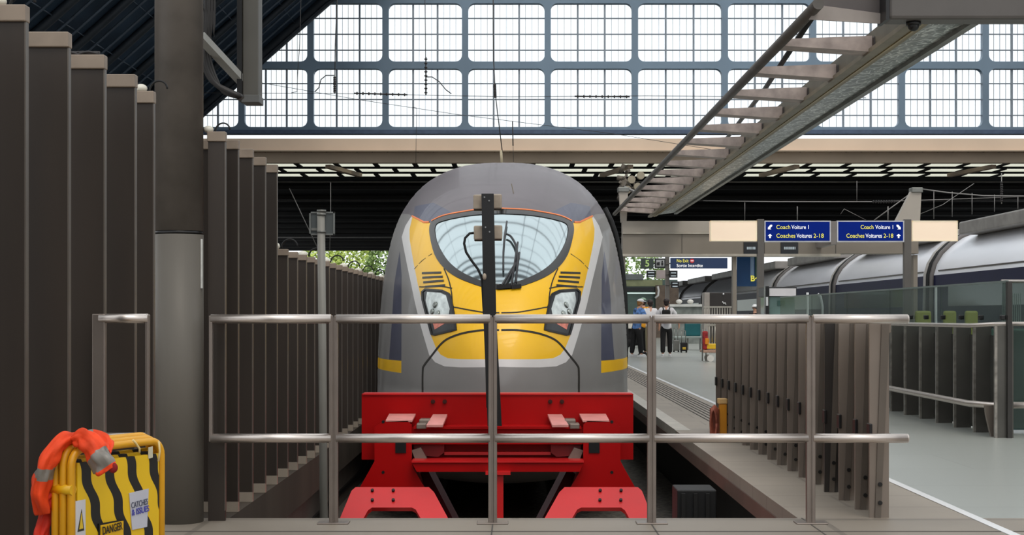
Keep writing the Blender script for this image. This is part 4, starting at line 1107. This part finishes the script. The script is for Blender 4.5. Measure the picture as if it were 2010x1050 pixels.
m = MB().tube([(XG - .14, 28.3, .30), (XG - .14, 15.7, .30), (xe + .02, 15.38, .30), (xe + .08, 15.25, .31), (9, 15.25, .31)], [.034] * 5, 12); m.build('lower_handrail', M_steel, t)
MB().box(X_(1978, 15.0), X_(1987, 15.0), 15.0, 15.06, 0, H_(552, 15.0)).build('end_post', mat('end_post_dark', (.22, .21, .20), .4, .3), t)
MB().ppoly([(1934, 796), (1962, 796), (1980, 856), (1946, 858), (1936, 815)], 15.2, .05).build('end_bracket', M_rfin, t)
MB().box(X_(1988, 15.3), 9, 15.6, 15.63, .05, H_(553, 15.6)).build('glass_pane', M_gl, t)
MB().cyl((X_(1984, 15.3), 15.6, H_(552, 15.6)), (9, 15.6, H_(552, 15.6)), .018, 12).build('handrail', M_steel, t)
MB().box(X_(1988, 15.3), 9, 15.7, 15.73, .03, H_(650, 15.3)).build('lower_panel', mat('teal_panel', (.16, .32, .31), .3, 0, .2, 3), t)
m = MB()
for q in range(10): m.box(X_(1990 + q * 4.0, 15.3), X_(1991.2 + q * 4.0, 15.3), 15.66, 15.67, H_(640, 15.3), H_(575, 15.3))
m.build('bar', M_white, t)
# poles and seats behind the glass
for x, y0, y1, Z, lab in ((1837, 563, 632, 19.5, 'thin white pole standing behind the glass balustrade'), (1585, 574, 616, 26, 'thin pale pole seen above the front rail by the kiosk')):
    MB().cyl((X_(x, Z), Z, 0), W(x, y0, Z), .016 * Z / 19, 10).build('pole', M_white, label=lab, cat='pole')
m = MB().tube([(X_(1617, 26), 26, 0), W(1614, 600, 26), W(1611, 583, 26), W(1605, 577, 26)], .022, 8); m.build('pole', M_white, label='thin pale pole with a hooked top near the kiosk', cat='pole')
M_seat = mat('yellow_green_seat', (.62, .63, .22), .5)
for i, (x, lab) in enumerate(((1822, 'leftmost yellow-green seat behind the glass balustrade'), (1875, 'middle yellow-green seat behind the glass balustrade'), (1918, 'rightmost yellow-green seat behind the glass balustrade'))):
    Z = 22.0; t = thing('seat', lab, 'seat', (X_(x, Z), Z, 0), 'yellow-green seats behind the balustrade')
    wpx = 13 if i else 16
    MB().box(X_(x - wpx, Z), X_(x + wpx, Z), Z + .25, Z + .32, .86, H_(610, Z), .03).build('backrest', M_seat, t)
    MB().box(X_(x - wpx, Z), X_(x + wpx, Z), Z - .2, Z + .3, .80, .88, .03).build('cushion', M_seat, t)
    m = MB()
    for sx in (-1, 1): m.cyl((X_(x + sx * (wpx - 3), Z), Z, 0), (X_(x + sx * (wpx - 3), Z), Z, .82), .02, 8)
    m.build('leg', M_galv, t)
MB().box(7.2, 12.4, 30.0, 30.15, 0, .95).build('hoarding', mat('teal_hoarding', (.30, .44, .40), .4, 0, .12), label='low grey-green hoarding behind the right glass balustrade', cat='hoarding')

# ------------------------------------------------------------------ kiosk, far shops
Z = 34.0
t = thing('kiosk', 'small glass kiosk with a white header board below the gantry', 'kiosk', (X_(1535, Z), Z, 0))
MB().box(X_(1510, Z), X_(1560, Z), Z, Z + 1.2, 0, H_(582, Z), .01).build('glass_body', mat('kiosk_glass', (.46, .56, .54), .12, .1, .15, 3), t)
MB().box(X_(1507, Z), X_(1563, Z), Z - .06, Z + 1.3, H_(582, Z), H_(563, Z), .01).build('header', M_black, t)
MB().box(X_(1509, Z), X_(1561, Z), Z - .09, Z - .05, H_(581, Z), H_(566, Z)).build('header_board', mat('header_white', (.84, .82, .82), .5, emit=.1), t)
MB().box(X_(1501, Z), X_(1508, Z), Z - .1, Z + .1, 0, H_(562, Z)).build('post', M_screen, t)
MB().box(X_(1502, Z), X_(1506, Z), Z - .12, Z - .1, H_(600, Z), H_(583, Z)).build('notice', M_white, t)
MB().box(X_(1526, Z), X_(1541, Z), Z - .02, Z, H_(600, Z), H_(590, Z)).build('poster', mat('kiosk_poster', (.22, .36, .33), .5), t)
Z = 52.0
t = thing('cabinet', 'dark wide cabinet with grey side post below the blue banner', 'cabinet', (X_(1418, Z), Z, 0))
MB().box(X_(1393, Z), X_(1443, Z), Z, Z + .6, 0.2, H_(574, Z), .02).build('body', mat('cabinet_dark', (.17, .15, .14), .5), t)
MB().box(X_(1382, Z), X_(1393, Z), Z - .05, Z + .6, 0, H_(574, Z), .02).build('side_post', mat('cabinet_post', (.60, .57, .54), .5), t)
m = MB(); m.ball(W(1420, 577, Z - .02), .03); m.tube([W(x, y, Z - .02) for x, y in ((1418, 592), (1421, 596), (1423, 594), (1425, 598))], .02, 6); m.build('emblem', M_white, t)
t = thing('picket_barrier', 'pale picket crowd barrier in front of the dark cabinet', 'barrier', (X_(1410, 49), 49, 0))
m = MB()
for x in range(1382, 1442, 5): m.box(X_(x, 49), X_(x + 2, 49), 49, 49.04, 0, H_(602, 49))
m.build('picket', mat('picket_pale', (.66, .64, .60), .5, .2), t)
MB().box(X_(1381, 49), X_(1441, 49), 48.98, 49.05, H_(604, 49), H_(601, 49)).build('rail', MATS['picket_pale'], t)
# far green glass pavilion
Z = 85.0
t = thing('pavilion', 'distant green glass station pavilion beyond the travellers', 'building', (X_(1290, Z), Z, 0))
MB().box(X_(1216, Z), X_(1330, Z), Z, Z + 4, 0, H_(549, Z)).build('glass_front', mat('pavilion_glass', (.36, .44, .41), .2, .1, .25, .6), t)
MB().box(X_(1216, Z), X_(1300, Z), Z - .1, Z + 4.2, H_(562, Z), H_(550, Z)).build('canopy', mat('pavilion_canopy', (.62, .64, .48), .5), t)
MB().box(X_(1216, Z), X_(1290, Z), Z - .3, Z - .1, H_(572, Z), H_(564, Z)).build('shade_band', M_screen, t)
MB().box(X_(1225, Z), X_(1285, Z), Z - .35, Z - .3, H_(577, Z), H_(574, Z)).build('lit_strip', mat('lit_strip', (.80, .88, .86), .5, emit=.5), t)
MB().box(X_(1216, Z), X_(1262, Z), Z - .2, Z + 4, H_(549, Z), H_(538, Z)).build('roof_band', mat('roof_band_grey', (.48, .50, .50), .5), t)
MB().box(X_(1285, Z), X_(1330, Z), Z - .6, Z - .4, 0, H_(560, Z)).build('side_wall', mat('pavilion_wall', (.42, .36, .31), .5, 0, .3), t)
MB().tube([W(1291, 562, Z - 1), W(1293, 570, Z - 1), W(1292, 580, Z - 1), W(1286, 585, Z - 1)], .06, 8).build('hook_lamp', M_white, t)
t = thing('concourse_counter', 'low pale counter with teal front behind the travellers', 'counter', (X_(1350, 66), 66, 0))
MB().box(X_(1316, 66), X_(1382, 66), 66, 66.8, 0, H_(602, 66)).build('body', mat('counter_grey', (.48, .50, .48), .5, 0, .35, 3), t)
MB().box(X_(1314, 66), X_(1384, 66), 65.9, 66.9, H_(602, 66), H_(597, 66)).build('top', mat('counter_top', (.80, .80, .78), .5), t)
for i, (a, b_) in enumerate(((1326, 1340), (1348, 1362))):
    MB().ball(W((a + b_) / 2, 597, 66.2) + Vector((0, 0, .11)), .14, .12, .10).build('flower_bowl', mat('bowl_white', (.86, .85, .82), .6), label='white bowl on the pale counter, the %s of two' % ('left' if i == 0 else 'right'), cat='bowl', group='white bowls on the counter')

# ------------------------------------------------------------------ people
def skin(name, V_, E_, R_, m_, parent, sub=2, root=0):
    me = bpy.data.meshes.new(name); me.from_pydata([Vector(v) for v in V_], E_, [])
    o = bpy.data.objects.new('tmp', me); COL.objects.link(o)
    md = o.modifiers.new('s', 'SKIN'); md.use_smooth_shade = True
    for i, r in enumerate(R_):
        sv = me.skin_vertices[0].data[i]; sv.radius = (r, r) if not isinstance(r, tuple) else r; sv.use_root = (i == root)
    if sub: s2 = o.modifiers.new('u', 'SUBSURF'); s2.levels = sub; s2.render_levels = sub
    dg = bpy.context.evaluated_depsgraph_get(); nm = bpy.data.meshes.new_from_object(o.evaluated_get(dg)); bpy.data.objects.remove(o)
    for p in nm.polygons: p.use_smooth = True
    nm.materials.clear(); nm.materials.append(m_)
    return nm
M_skin = mat('skin', (.80, .60, .50), .5); M_hair = mat('dark_hair', (.13, .08, .07), .6)
def person(label, X, Y, rot, shirt, trouser, shoe, hair, ht=1.7, lean=0.0, arms=((.28, .05, -.0), (.28, .05, 0)), step=.12, extras=None, sit=0, cap=None):
    t = thing('person', label, 'person', (X, Y, 0)); k = ht / 1.7
    T = Matrix.Translation((X, Y, 0)) @ Matrix.Rotation(rot, 4, 'Z') @ Matrix.Scale(k, 4)
    ly = lean
    def B(z): return ly * max(0, z - .9) / .8
    pel = (0, 0, .93); wa = (0, B(1.08), 1.08); ch = (0, B(1.3), 1.30); nk = (0, B(1.46), 1.46); hb_ = (0, B(1.55) + .01, 1.54); hd = (0, B(1.62) + .015, 1.62); ht_ = (0, B(1.68) + .01, 1.675)
    V_ = [pel, wa, ch, nk, hb_, hd, ht_]; E_ = [(0, 1), (1, 2), (2, 3), (3, 4), (4, 5), (5, 6)]; R_ = [(.13, .10), (.115, .085), (.15, .10), (.05, .05), (.062, .07), (.08, .095), (.06, .075)]
    hands = []
    for s_, (ax, ay, az) in zip((-1, 1), arms):
        i = len(V_); sh = (s_ * .17, B(1.4), 1.40); el = (s_ * (.17 + ax * .35), B(1.2) + ay * .5 + .0, 1.13 + az * .4); wr = (s_ * (.17 + ax * .45), B(1.0) + ay * 1.6, .89 + az); pm = (wr[0], wr[1] + .03, wr[2] - .07)
        V_ += [sh, el, wr, pm]; E_ += [(2, i), (i, i + 1), (i + 1, i + 2), (i + 2, i + 3)]; R_ += [.052, .040, .028, (.018, .036)]
        for q in range(5):
            j = len(V_); fx = (q - 1.5) * .017
            if q < 4: V_ += [(pm[0], pm[1] + fx, pm[2] - .035), (pm[0] - s_ * .012, pm[1] + fx + .006, pm[2] - .085 + abs(q - 1.4) * .008)]
            else: V_ += [(pm[0] - s_ * .01, pm[1] + .035, pm[2] + .01), (pm[0] - s_ * .02, pm[1] + .055, pm[2] - .03)]
            E_ += [(i + 3, j), (j, j + 1)]; R_ += [.009, .008]
        hands.append(wr)
    feet = []
    for s_ in (-1, 1):
        i = len(V_); st = s_ * step
        V_ += [(s_ * .09, 0, .86), (s_ * .10, st * .45 + .01, .49), (s_ * .10, st, .09), (s_ * .105, st + .13, .035)]; E_ += [(0, i), (i, i + 1), (i + 1, i + 2), (i + 2, i + 3)]; R_ += [.085, .055, .038, .03]; feet.append((s_ * .10, st, 0))
    nm = skin('body', V_, E_, R_, M_skin, None, 1); nm.transform(T); link('body', nm, t)
    # clothing
    Vs = [(0, 0, .78), wa, ch, (0, nk[1], 1.43)]; Es = [(0, 1), (1, 2), (2, 3)]; Rs = [(.175, .145), (.155, .12), (.175, .125), (.075, .07)]
    for s_, (ax, ay, az) in zip((-1, 1), arms):
        i = len(Vs); Vs += [(s_ * .17, B(1.4), 1.40), (s_ * (.17 + ax * .28), B(1.22) + ay * .4, 1.20 + az * .3)]; Es += [(2, i), (i, i + 1)]; Rs += [.078, .068]
    nm = skin('shirt', Vs, Es, Rs, shirt, None, 2); nm.transform(T); sh_ = link('shirt', nm, t)
    Vt = [(0, 0, .97), (0, 0, .90)]; Et = [(0, 1)]; Rt = [(.14, .105), (.15, .115)]
    for s_ in (-1, 1):
        i = len(Vt); st = s_ * step; Vt += [(s_ * .09, 0, .82), (s_ * .10, st * .45 + .01, .49), (s_ * .10, st, .10)]; Et += [(1, i), (i, i + 1), (i + 1, i + 2)]; Rt += [.105, .082, .075]
    nm = skin('trousers', Vt, Et, Rt, trouser, None, 2); nm.transform(T); link('trousers', nm, t)
    for fx, fy, _ in feet:
        m = MB(); m.ball((fx, fy + .05, .045), .05, .14, .05); m.box(fx - .048, fx + .048, fy - .09, fy + .18, 0, .02, .006); m.bm.transform(T); m.build('shoe', shoe, t)
    # face and hair
    hc = Vector((0, hd[1], hd[2]))
    m = MB(); m.ball(hc + Vector((0, -.018, .022)), .092, .102, .098); m.ball(hc + Vector((0, -.06, -.03)), .075, .05, .08); m.bm.transform(T); m.build('hair', hair, t)
    m = MB(); m.ball(hc + Vector((0, .10, -.01)), .012, .018, .02)
    for s_ in (-1, 1): m.ball(hc + Vector((s_ * .088, 0, 0)), .012, .02, .03)
    m.bm.transform(T); m.build('nose_and_ears', M_skin, t)
    m = MB()
    for s_ in (-1, 1): m.ball(hc + Vector((s_ * .03, .088, .012)), .010, .008, .007)
    m.box(-.022, .022, hc.y + .085, hc.y + .094, hc.z - .052, hc.z - .044); m.bm.transform(T); m.build('eyes_and_mouth', mat('face_dark', (.25, .12, .10), .5), t)
    if cap:
        m = MB(); m.ball(hc + Vector((0, -.005, .055)), .10, .112, .068); m.ball(hc + Vector((0, .12, .045)), .07, .07, .012); m.bm.transform(T); m.build('cap', cap, t)
    if extras: extras(t, T, B)
    return t
M_tee = mat('white_tee', (.86, .85, .86), .8); M_blk = mat('black_cloth', (.07, .065, .07), .8); M_olive = mat('olive_trousers', (.46, .43, .34), .8)
M_whshoe = mat('white_shoe', (.86, .86, .86), .6); M_dkshoe = mat('dark_shoe', (.12, .11, .11), .6)
def backpack(t, T, B):
    m = MB(); m.box(-.125, .125, B(1.2) - .27, B(1.2) - .11, 1.0, 1.40, .05); m.bm.transform(T); p = m.build('backpack', M_blk, t)
    m = MB(); m.box(-.09, .09, B(1.2) - .30, B(1.2) - .26, 1.03, 1.2, .02); m.bm.transform(T); m.build('pocket', mat('pack_pocket', (.14, .14, .15), .7), p)
    m = MB()
    for s_ in (-1, 1): m.tube([(s_ * .08, B(1.3) - .13, 1.38), (s_ * .10, B(1.4) - .02, 1.475), (s_ * .11, B(1.3) + .12, 1.36), (s_ * .11, B(1.1) + .08, 1.12), (s_ * .11, -.1, 1.05)], .017, 6)
    m.bm.transform(T); m.build('strap', M_blk, p)
person('person in a white top and black trousers with a black backpack, walking away', X_(1308, 45), 45, math.radians(-8), M_tee, M_blk, M_whshoe, M_hair, 1.68, .04, ((.35, .02, .02), (.45, .08, .06)), .13, backpack)
person('person in a white t-shirt and olive trousers with dark hair, seen from behind', X_(1277, 46), 46, math.radians(10), M_tee, M_olive, M_dkshoe, M_hair, 1.66, .05, ((.3, .05, .05), (.3, .05, .02)), .08)
M_multi = mat('patterned_top', (.35, .50, .72), .8, 0, .9, 9)
person('person in a blue patterned top and white cap leaning towards the others', X_(1249, 44.5), 44.5, math.radians(-60), M_multi, M_blk, M_whshoe, mat('light_hair', (.60, .42, .22), .6), 1.66, .16, ((.2, .12, .1), (.6, .05, .05)), .1, None, 0, M_white)
person('person with yellow shoulder bag and green cap standing among the group', X_(1263, 47), 47, math.radians(20), mat('yellow_orange_top', (.90, .62, .14), .8), M_blk, M_dkshoe, M_hair, 1.72, .02, ((.3, .05, .2), (.3, .05, .1)), .08, None, 0, mat('green_cap', (.50, .60, .52), .7))
person('person in dark clothes and white cap behind the grey sign post', X_(1482, 47), 47, math.radians(150), M_blk, M_blk, M_dkshoe, M_hair, 1.52, .0, cap=M_white)

# luggage and trolley
def suitcase(x, Y, w_, h_, m_, label, stripe=None):
    t = thing('suitcase', label, 'suitcase', (x, Y, 0))
    MB().box(x - w_ / 2, x + w_ / 2, Y, Y + .25, .05, h_, .03).build('shell', m_, t)
    m = MB()
    for s_ in (-1, 1): m.cyl((x + s_ * w_ * .3, Y + .2, h_), (x + s_ * w_ * .3, Y + .2, h_ + .38), .012, 8)
    m.cyl((x - w_ * .34, Y + .2, h_ + .38), (x + w_ * .34, Y + .2, h_ + .38), .016, 8); m.build('handle', M_galv, t)
    m = MB()
    for s_ in (-1, 1):
        for yy in (.04, .21): m.cyl((x + s_ * w_ * .38 - .015, Y + yy, .03), (x + s_ * w_ * .38 + .015, Y + yy, .03), .03, 10)
    m.build('wheel', M_rubber, t)
    if stripe: MB().box(x - w_ * .25, x + w_ * .25, Y - .01, Y, h_ * .3, h_ * .55, .005).build('tag', stripe, t)
suitcase(X_(1343, 50), 50, .22, .33, M_blk, 'small black suitcase with a yellow tag beside the walking person', mat('tag_yellow', (.75, .62, .20), .6))
suitcase(X_(1328, 50.5), 50.5, .2, .40, mat('case_grey', (.40, .40, .38), .5), 'grey upright suitcase just behind the walking person')
t = thing('luggage_pile', 'black bags heaped by the platform edge just right of the train', 'bags', (X_(1238, 58), 58, 0))
m = MB()
for (px, py, rx, rz) in ((1232, 655, .42, .45), (1246, 660, .40, .36), (1240, 645, .38, .45), (1228, 670, .35, .25)): p = W(px, py, 58); m.ball((p.x, 58, max(p.z, rz)), rx, .4, rz)
m.build('bag', M_blk, t)
MB().box(X_(1224, 57.5), X_(1243, 57.5), 57.4, 57.6, H_(645, 57.5), H_(634, 57.5), .03).build('white_bag', mat('bag_pale', (.82, .80, .76), .7), t)
t = thing('bench', 'low metal bench with teal seat pads behind the suitcases', 'bench', (X_(1352, 54), 54, 0))
MB().box(X_(1322, 54), X_(1378, 54), 54, 54.5, H_(664, 54), H_(660, 54), .01).build('seat', mat('bench_pale', (.62, .66, .64), .4, .3), t)
MB().box(X_(1347, 54), X_(1378, 54), 54.4, 54.6, H_(660, 54), H_(634, 54), .04).build('pad', mat('teal_pad', (.08, .36, .38), .6), t)
for px in (1325, 1350, 1375): MB().box(X_(px, 54), X_(px + 2, 54), 54.1, 54.4, 0, H_(663, 54)).build('leg', M_galv, t)
Z = 40.0
t = thing('luggage_trolley', 'luggage trolley with yellow base and white wheel beside the low fence', 'trolley', (X_(1394, Z), Z, 0))
m = MB()
for x in (1392, 1398, 1404, 1410): m.cyl(W(x, 640, Z + .6), W(x, 672, Z + .6), .015, 8)
m.box(X_(1388, Z), X_(1412, Z), Z + .58, Z + .62, H_(640, Z), H_(636, Z)); m.build('back_frame', mat('trolley_grey', (.66, .64, .60), .4, .5), t)
MB().box(X_(1386, Z), X_(1412, Z), Z, Z + .7, H_(685, Z), H_(675, Z), .02).build('base', mat('trolley_yellow', (.92, .74, .12), .5), t)
MB().box(X_(1380, Z), X_(1411, Z), Z - .05, Z + .7, H_(692, Z), H_(687, Z), .01).build('deck', mat('trolley_deck', (.70, .55, .47), .5), t)
m = MB()
for yy in (Z, Z + .6): m.cyl((X_(1396, Z) - .02, yy - .03, .09), (X_(1396, Z) - .02, yy + .03, .09), .09, 16)
m.build('wheel', mat('wheel_white', (.88, .86, .83), .5), t)
m = MB()
for x in (1379, 1386): m.cyl((X_(x, Z), Z + .05, 0.02), W(x, 645, Z + .05), .016, 8)
m.build('side_frame', M_galv, t)
m = MB(); m.box(X_(1379, Z), X_(1390, Z), Z, Z + .2, H_(686, Z), H_(650, Z), .03); m.build('red_bag', mat('trolley_red', (.60, .12, .12), .6, 0, .5, 12), t)
MB().box(X_(1384, Z), X_(1391, Z), Z - .03, Z + .02, H_(676, Z), H_(664, Z), .01).build('amber_tag', mat('trolley_amber', (.90, .55, .10), .6), t)

# ------------------------------------------------------------------ folded yellow and black barrier with orange jacket
A0 = Vector((X_(140, 5.10), 5.10, 0)); A1 = Vector((X_(316, 5.50), 5.50, 0)); HB = H_(864, 5.50)
M_by = mat('barrier_yellow_plastic', (.88, .68, .06), .42, 0, .08, 4)
M_bframe = mat('barrier_frame_yellow', (.86, .62, .08), .4, 0, .08, 6)
ms = mat('barrier_stripes', (.90, .73, .08), .45, 0, .05, 3)
nt = ms.node_tree; L = nt.links; b = nt.nodes['Principled BSDF']; ramp = b.inputs['Base Color'].links[0].from_node
tc = nt.nodes.new('ShaderNodeTexCoord'); sp = nt.nodes.new('ShaderNodeSeparateXYZ'); L.new(tc.outputs['UV'], sp.inputs[0])
def mth(op, a, b_=None, c_=None):
    n = nt.nodes.new('ShaderNodeMath'); n.operation = op
    for i, v in enumerate((a, b_, c_)):
        if v is None: continue
        if isinstance(v, (int, float)): n.inputs[i].default_value = v
        else: L.new(v, n.inputs[i])
    return n.outputs[0]
u, v = sp.outputs[0], sp.outputs[1]
wav = mth('MULTIPLY', mth('SINE', mth('MULTIPLY', v, 52.0)), .007)
s_ = mth('ADD', mth('ADD', mth('MULTIPLY', u, 1.0), mth('MULTIPLY', v, .36)), wav)
fr = mth('FRACT', mth('DIVIDE', mth('ADD', s_, .06), .113))
blk = mth('LESS_THAN', fr, .40)
mxx = nt.nodes.new('ShaderNodeMix'); mxx.data_type = 'RGBA'; L.new(blk, mxx.inputs[0]); L.new(ramp.outputs[0], mxx.inputs[6]); mxx.inputs[7].default_value = (*lin((.09, .08, .07)), 1)
L.new(mxx.outputs[2], b.inputs['Base Color'])
bar = thing('folding_barrier', 'folded yellow and black striped safety barrier at the lower left', 'barrier', ((A0.x + A1.x) / 2, (A0.y + A1.y) / 2, 0))
dirv = (A1 - A0); LB = dirv.length; du = dirv.normalized(); nv = Vector((du.y, -du.x, 0))   # towards the camera
def BP(u_, h, n_=0.0): return A0 + du * u_ + nv * n_ + Vector((0, 0, h))
def loop_frame(parent, off, u0, u1, h1, r=.014, rc=.055):
    pts = [BP(u0, .02, off)]
    for q in range(7):
        a = math.pi - q * math.pi / 12; pts.append(BP(u0 + rc + rc * math.cos(a), h1 - rc + rc * math.sin(a), off))
    for q in range(7):
        a = math.pi / 2 - q * math.pi / 12; pts.append(BP(u1 - rc + rc * math.cos(a), h1 - rc + rc * math.sin(a), off))
    pts.append(BP(u1, .02, off)); pts.append(BP(u1 - .02, .02, off)); 
    m = MB(); m.tube(pts[:-1], r, 12); m.tube([BP(u0, .02, off), BP(u1, .02, off)], r, 12); return m.build('frame', M_bframe, parent)
def panel(off, u0, u1, h1):
    loop_frame(bar, off, u0, u1, h1)
    bm = bmesh.new(); uvl = bm.loops.layers.uv.new('uv'); th = .008
    def quad(P_, U_):
        vs_ = [bm.verts.new(p) for p in P_]; f = bm.faces.new(vs_)
        for l, uu in zip(f.loops, U_): l[uvl].uv = uu
    a, b_, c_, d = (u0 + .02, .12), (u1 - .02, .12), (u1 - .02, h1 - .045), (u0 + .02, h1 - .045)
    for o_ in (off + th, off - th): quad([BP(p[0], p[1], o_) for p in (a, b_, c_, d)], [a, b_, c_, d])
    for p, q_ in ((a, b_), (b_, c_), (c_, d), (d, a)): quad([BP(p[0], p[1], off + th), BP(q_[0], q_[1], off + th), BP(q_[0], q_[1], off - th), BP(p[0], p[1], off - th)], [p, q_, q_, p])
    bmesh.ops.recalc_face_normals(bm, faces=bm.faces)
    me = bpy.data.meshes.new('striped_panel'); bm.to_mesh(me); bm.free(); me.materials.append(ms)
    return link('striped_panel', me, bar)
for i in range(3): panel(-.031 * i, -.004 * i, LB + .006 * i, HB + .008 * i)
m = MB()
for hh_ in (.62, .2): MB().tube([BP(-.004, hh_, .012), BP(-.008, hh_, -.075)], .018, 10).build('hinge', M_by, bar)
LBL = .012
def sticker(name, u0, u1, h0, h1, skew, m_, parent=bar):
    return MB().poly([BP(u0, h0, LBL), BP(u1, h0 + skew, LBL), BP(u1, h1 + skew, LBL), BP(u0, h1, LBL)], -nv * .003).build(name, m_, parent)
def pxu(px, py):
    # pixel -> (u,h) on front panel plane
    d = Vector(((px - VX) / F, 1, (VY - py) / F)); o_ = Vector((0, 0, CH)); p0 = BP(0, 0, LBL); tt = (p0 - o_).dot(nv) / d.dot(nv); p = o_ + d * tt
    return (p - A0).dot(du), p.z
def st_px(name, P_, m_, lift=0.0):
    pts = [BP(*pxu(x, y), LBL + lift) for x, y in P_]; return MB().poly(pts, -nv * .003).build(name, m_, bar)
M_paper = mat('paper_notice', (.76, .76, .80), .6)
n1 = st_px('paper_notice', [(254, 968), (292, 959), (289, 1034), (260, 1040)], M_paper)
M_pen = mat('pen_blue', (.30, .30, .66), .6); M_pen2 = mat('pen_dark', (.25, .27, .36), .6)
Rb = Matrix.Rotation(math.atan2(du.y, du.x), 4, 'Z') @ Matrix.Rotation(math.pi / 2, 4, 'X') @ Matrix.Rotation(math.radians(4), 4, 'Z')
text('handwriting', 'CATCHES', .030, M_pen2, n1, BP(*pxu(257, 993), LBL + .002), rot=Rb, ext=.0005, fit=.085)
text('handwriting', '& ISSUES', .030, M_pen, n1, BP(*pxu(258, 1007), LBL + .002), rot=Rb, ext=.0005, bold=.0005, fit=.09)
n2 = st_px('warning_label', [(148, 984), (168, 980), (168, 1065), (142, 1065)], mat('label_white2', (.80, .79, .80), .5))
st_px('warning_triangle', [(160, 999), (165, 1041), (152, 1044)], mat('tri_black', (.2, .18, .1), .5), .001)
st_px('triangle_fill', [(159.5, 1006), (162.5, 1037), (155, 1039)], mat('tri_yellow', (.86, .72, .18), .5), .002)
n3 = st_px('danger_plate', [(194, 1028), (244, 1019), (244, 1090), (194, 1096)], M_black)
st_px('plate_face', [(197, 1031), (242, 1022), (242, 1090), (197, 1094)], M_by, .001)
text('lettering', 'DANGER', .038, mat('danger_ink', (.16, .13, .08), .6), n3, BP(*pxu(199, 1043), LBL + .005), rot=Rb, ext=.0005, bold=.0006, fit=.098)
st_px('white_mark', [(292, 878), (300, 876), (300, 898), (292, 900)], mat('mark_pale', (.80, .78, .68), .6))
m = MB(); m.tube([BP(*pxu(x, y), .03) for x, y in ((253, 863), (259, 870), (266, 880), (266, 888))], .004, 6); m.tube([BP(*pxu(x, y), .03) for x, y in ((304, 866), (306, 885), (303, 905))], .004, 6)
m.build('cable_tie', mat('tie_cream', (.90, .80, .55), .5), bar)
# orange jacket draped on the barrier
ja = thing('hi_vis_jacket', 'orange high-visibility jacket with grey bands hung over the striped barrier', 'jacket', W(110, 1060, 5.15))
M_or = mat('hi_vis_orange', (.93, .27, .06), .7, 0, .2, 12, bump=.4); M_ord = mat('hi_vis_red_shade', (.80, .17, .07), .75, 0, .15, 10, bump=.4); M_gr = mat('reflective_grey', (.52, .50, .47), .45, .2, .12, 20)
def cloth(name, path, rads, m_, parent, seed=1, flat=.5, bands=(), seg=28, rough_=.0045):
    """lumpy wrinkled fabric tube through pixel path (x,y,Z)"""
    rn = random.Random(seed); P_ = [W(x, y, z * 1.115 - .02) for x, y, z in path]; rads = [r * 1.18 * flat for r in rads]; flat = 1 / flat
    N = (len(P_) - 1) * 8; pts = []; rs = []
    for i in range(N + 1):
        q = i / 8; k = min(int(q), len(P_) - 2); uu = q - k
        a, b_, c_, d = P_[max(0, k - 1)], P_[k], P_[k + 1], P_[min(len(P_) - 1, k + 2)]
        pts.append(.5 * ((2 * b_) + (-a + c_) * uu + (2 * a - 5 * b_ + 4 * c_ - d) * uu * uu + (-a + 3 * b_ - 3 * c_ + d) * uu ** 3)); rs.append(rads[k] * (1 - uu) + rads[k + 1] * uu)
    m = MB(); m.tube(pts, rs, seg, True, flat)
    vsx = list(m.bm.verts); ph = [rn.uniform(0, 6) for _ in range(5)]
    for idx, v_ in enumerate(vsx):
        i, k = divmod(idx, seg); c_ = pts[i]; d = (v_.co - c_)
        if d.length < 1e-6: continue
        a = 2 * math.pi * k / seg
        wv = math.sin(3 * a + ph[0] + i * .21) + .7 * math.sin(5 * a + ph[1] - i * .33) + .5 * math.sin(9 * a + ph[2] + i * .13) + .6 * math.sin(i * .55 + ph[3] + 2 * a)
        v_.co += d.normalized() * wv * rough_
    mats = [m_] + [b_[2] for b_ in bands]
    for f in m.bm.faces:
        c_ = f.calc_center_median(); bi = min(range(len(pts)), key=lambda i: (pts[i] - c_).length_squared) / (len(pts) - 1)
        for j, (lo, hi_, _) in enumerate(bands):
            if lo <= bi <= hi_: f.material_index = j + 1
    return m.build(name, mats, parent)
cloth('body_fold', [(86, 1005, 4.60), (80, 965, 4.58), (86, 930, 4.57), (99, 895, 4.57), (122, 868, 4.60), (150, 864, 4.66), (180, 868, 4.72)], [.026, .036, .036, .032, .030, .028, .020], M_or, ja, 2, .62, ((.30, .40, M_gr),))
cloth('sleeve', [(142, 866, 4.60), (160, 862, 4.60), (178, 874, 4.58), (190, 893, 4.57), (204, 912, 4.56), (212, 924, 4.56)], [.012, .026, .034, .036, .036, .032], M_or, ja, 5, .6, ((.60, .86, M_gr), ))
cloth('collar_fold', [(128, 858, 4.64), (160, 856, 4.66), (190, 860, 4.70), (206, 872, 4.68), (212, 892, 4.62)], [.008, .014, .018, .020, .010], M_or, ja, 9, .6, ((.2, .42, M_gr),))
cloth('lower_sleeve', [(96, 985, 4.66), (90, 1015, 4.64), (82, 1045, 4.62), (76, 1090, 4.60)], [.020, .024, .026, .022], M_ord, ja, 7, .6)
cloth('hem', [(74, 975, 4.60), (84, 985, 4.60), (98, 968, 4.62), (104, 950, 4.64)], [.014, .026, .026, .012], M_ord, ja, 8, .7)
p = W(222, 918, 5.05); m = MB(); m.ball(p, .016, .010, .018); m.build('cuff_opening', mat('cuff_dark', (.50, .03, .04), .8), ja)
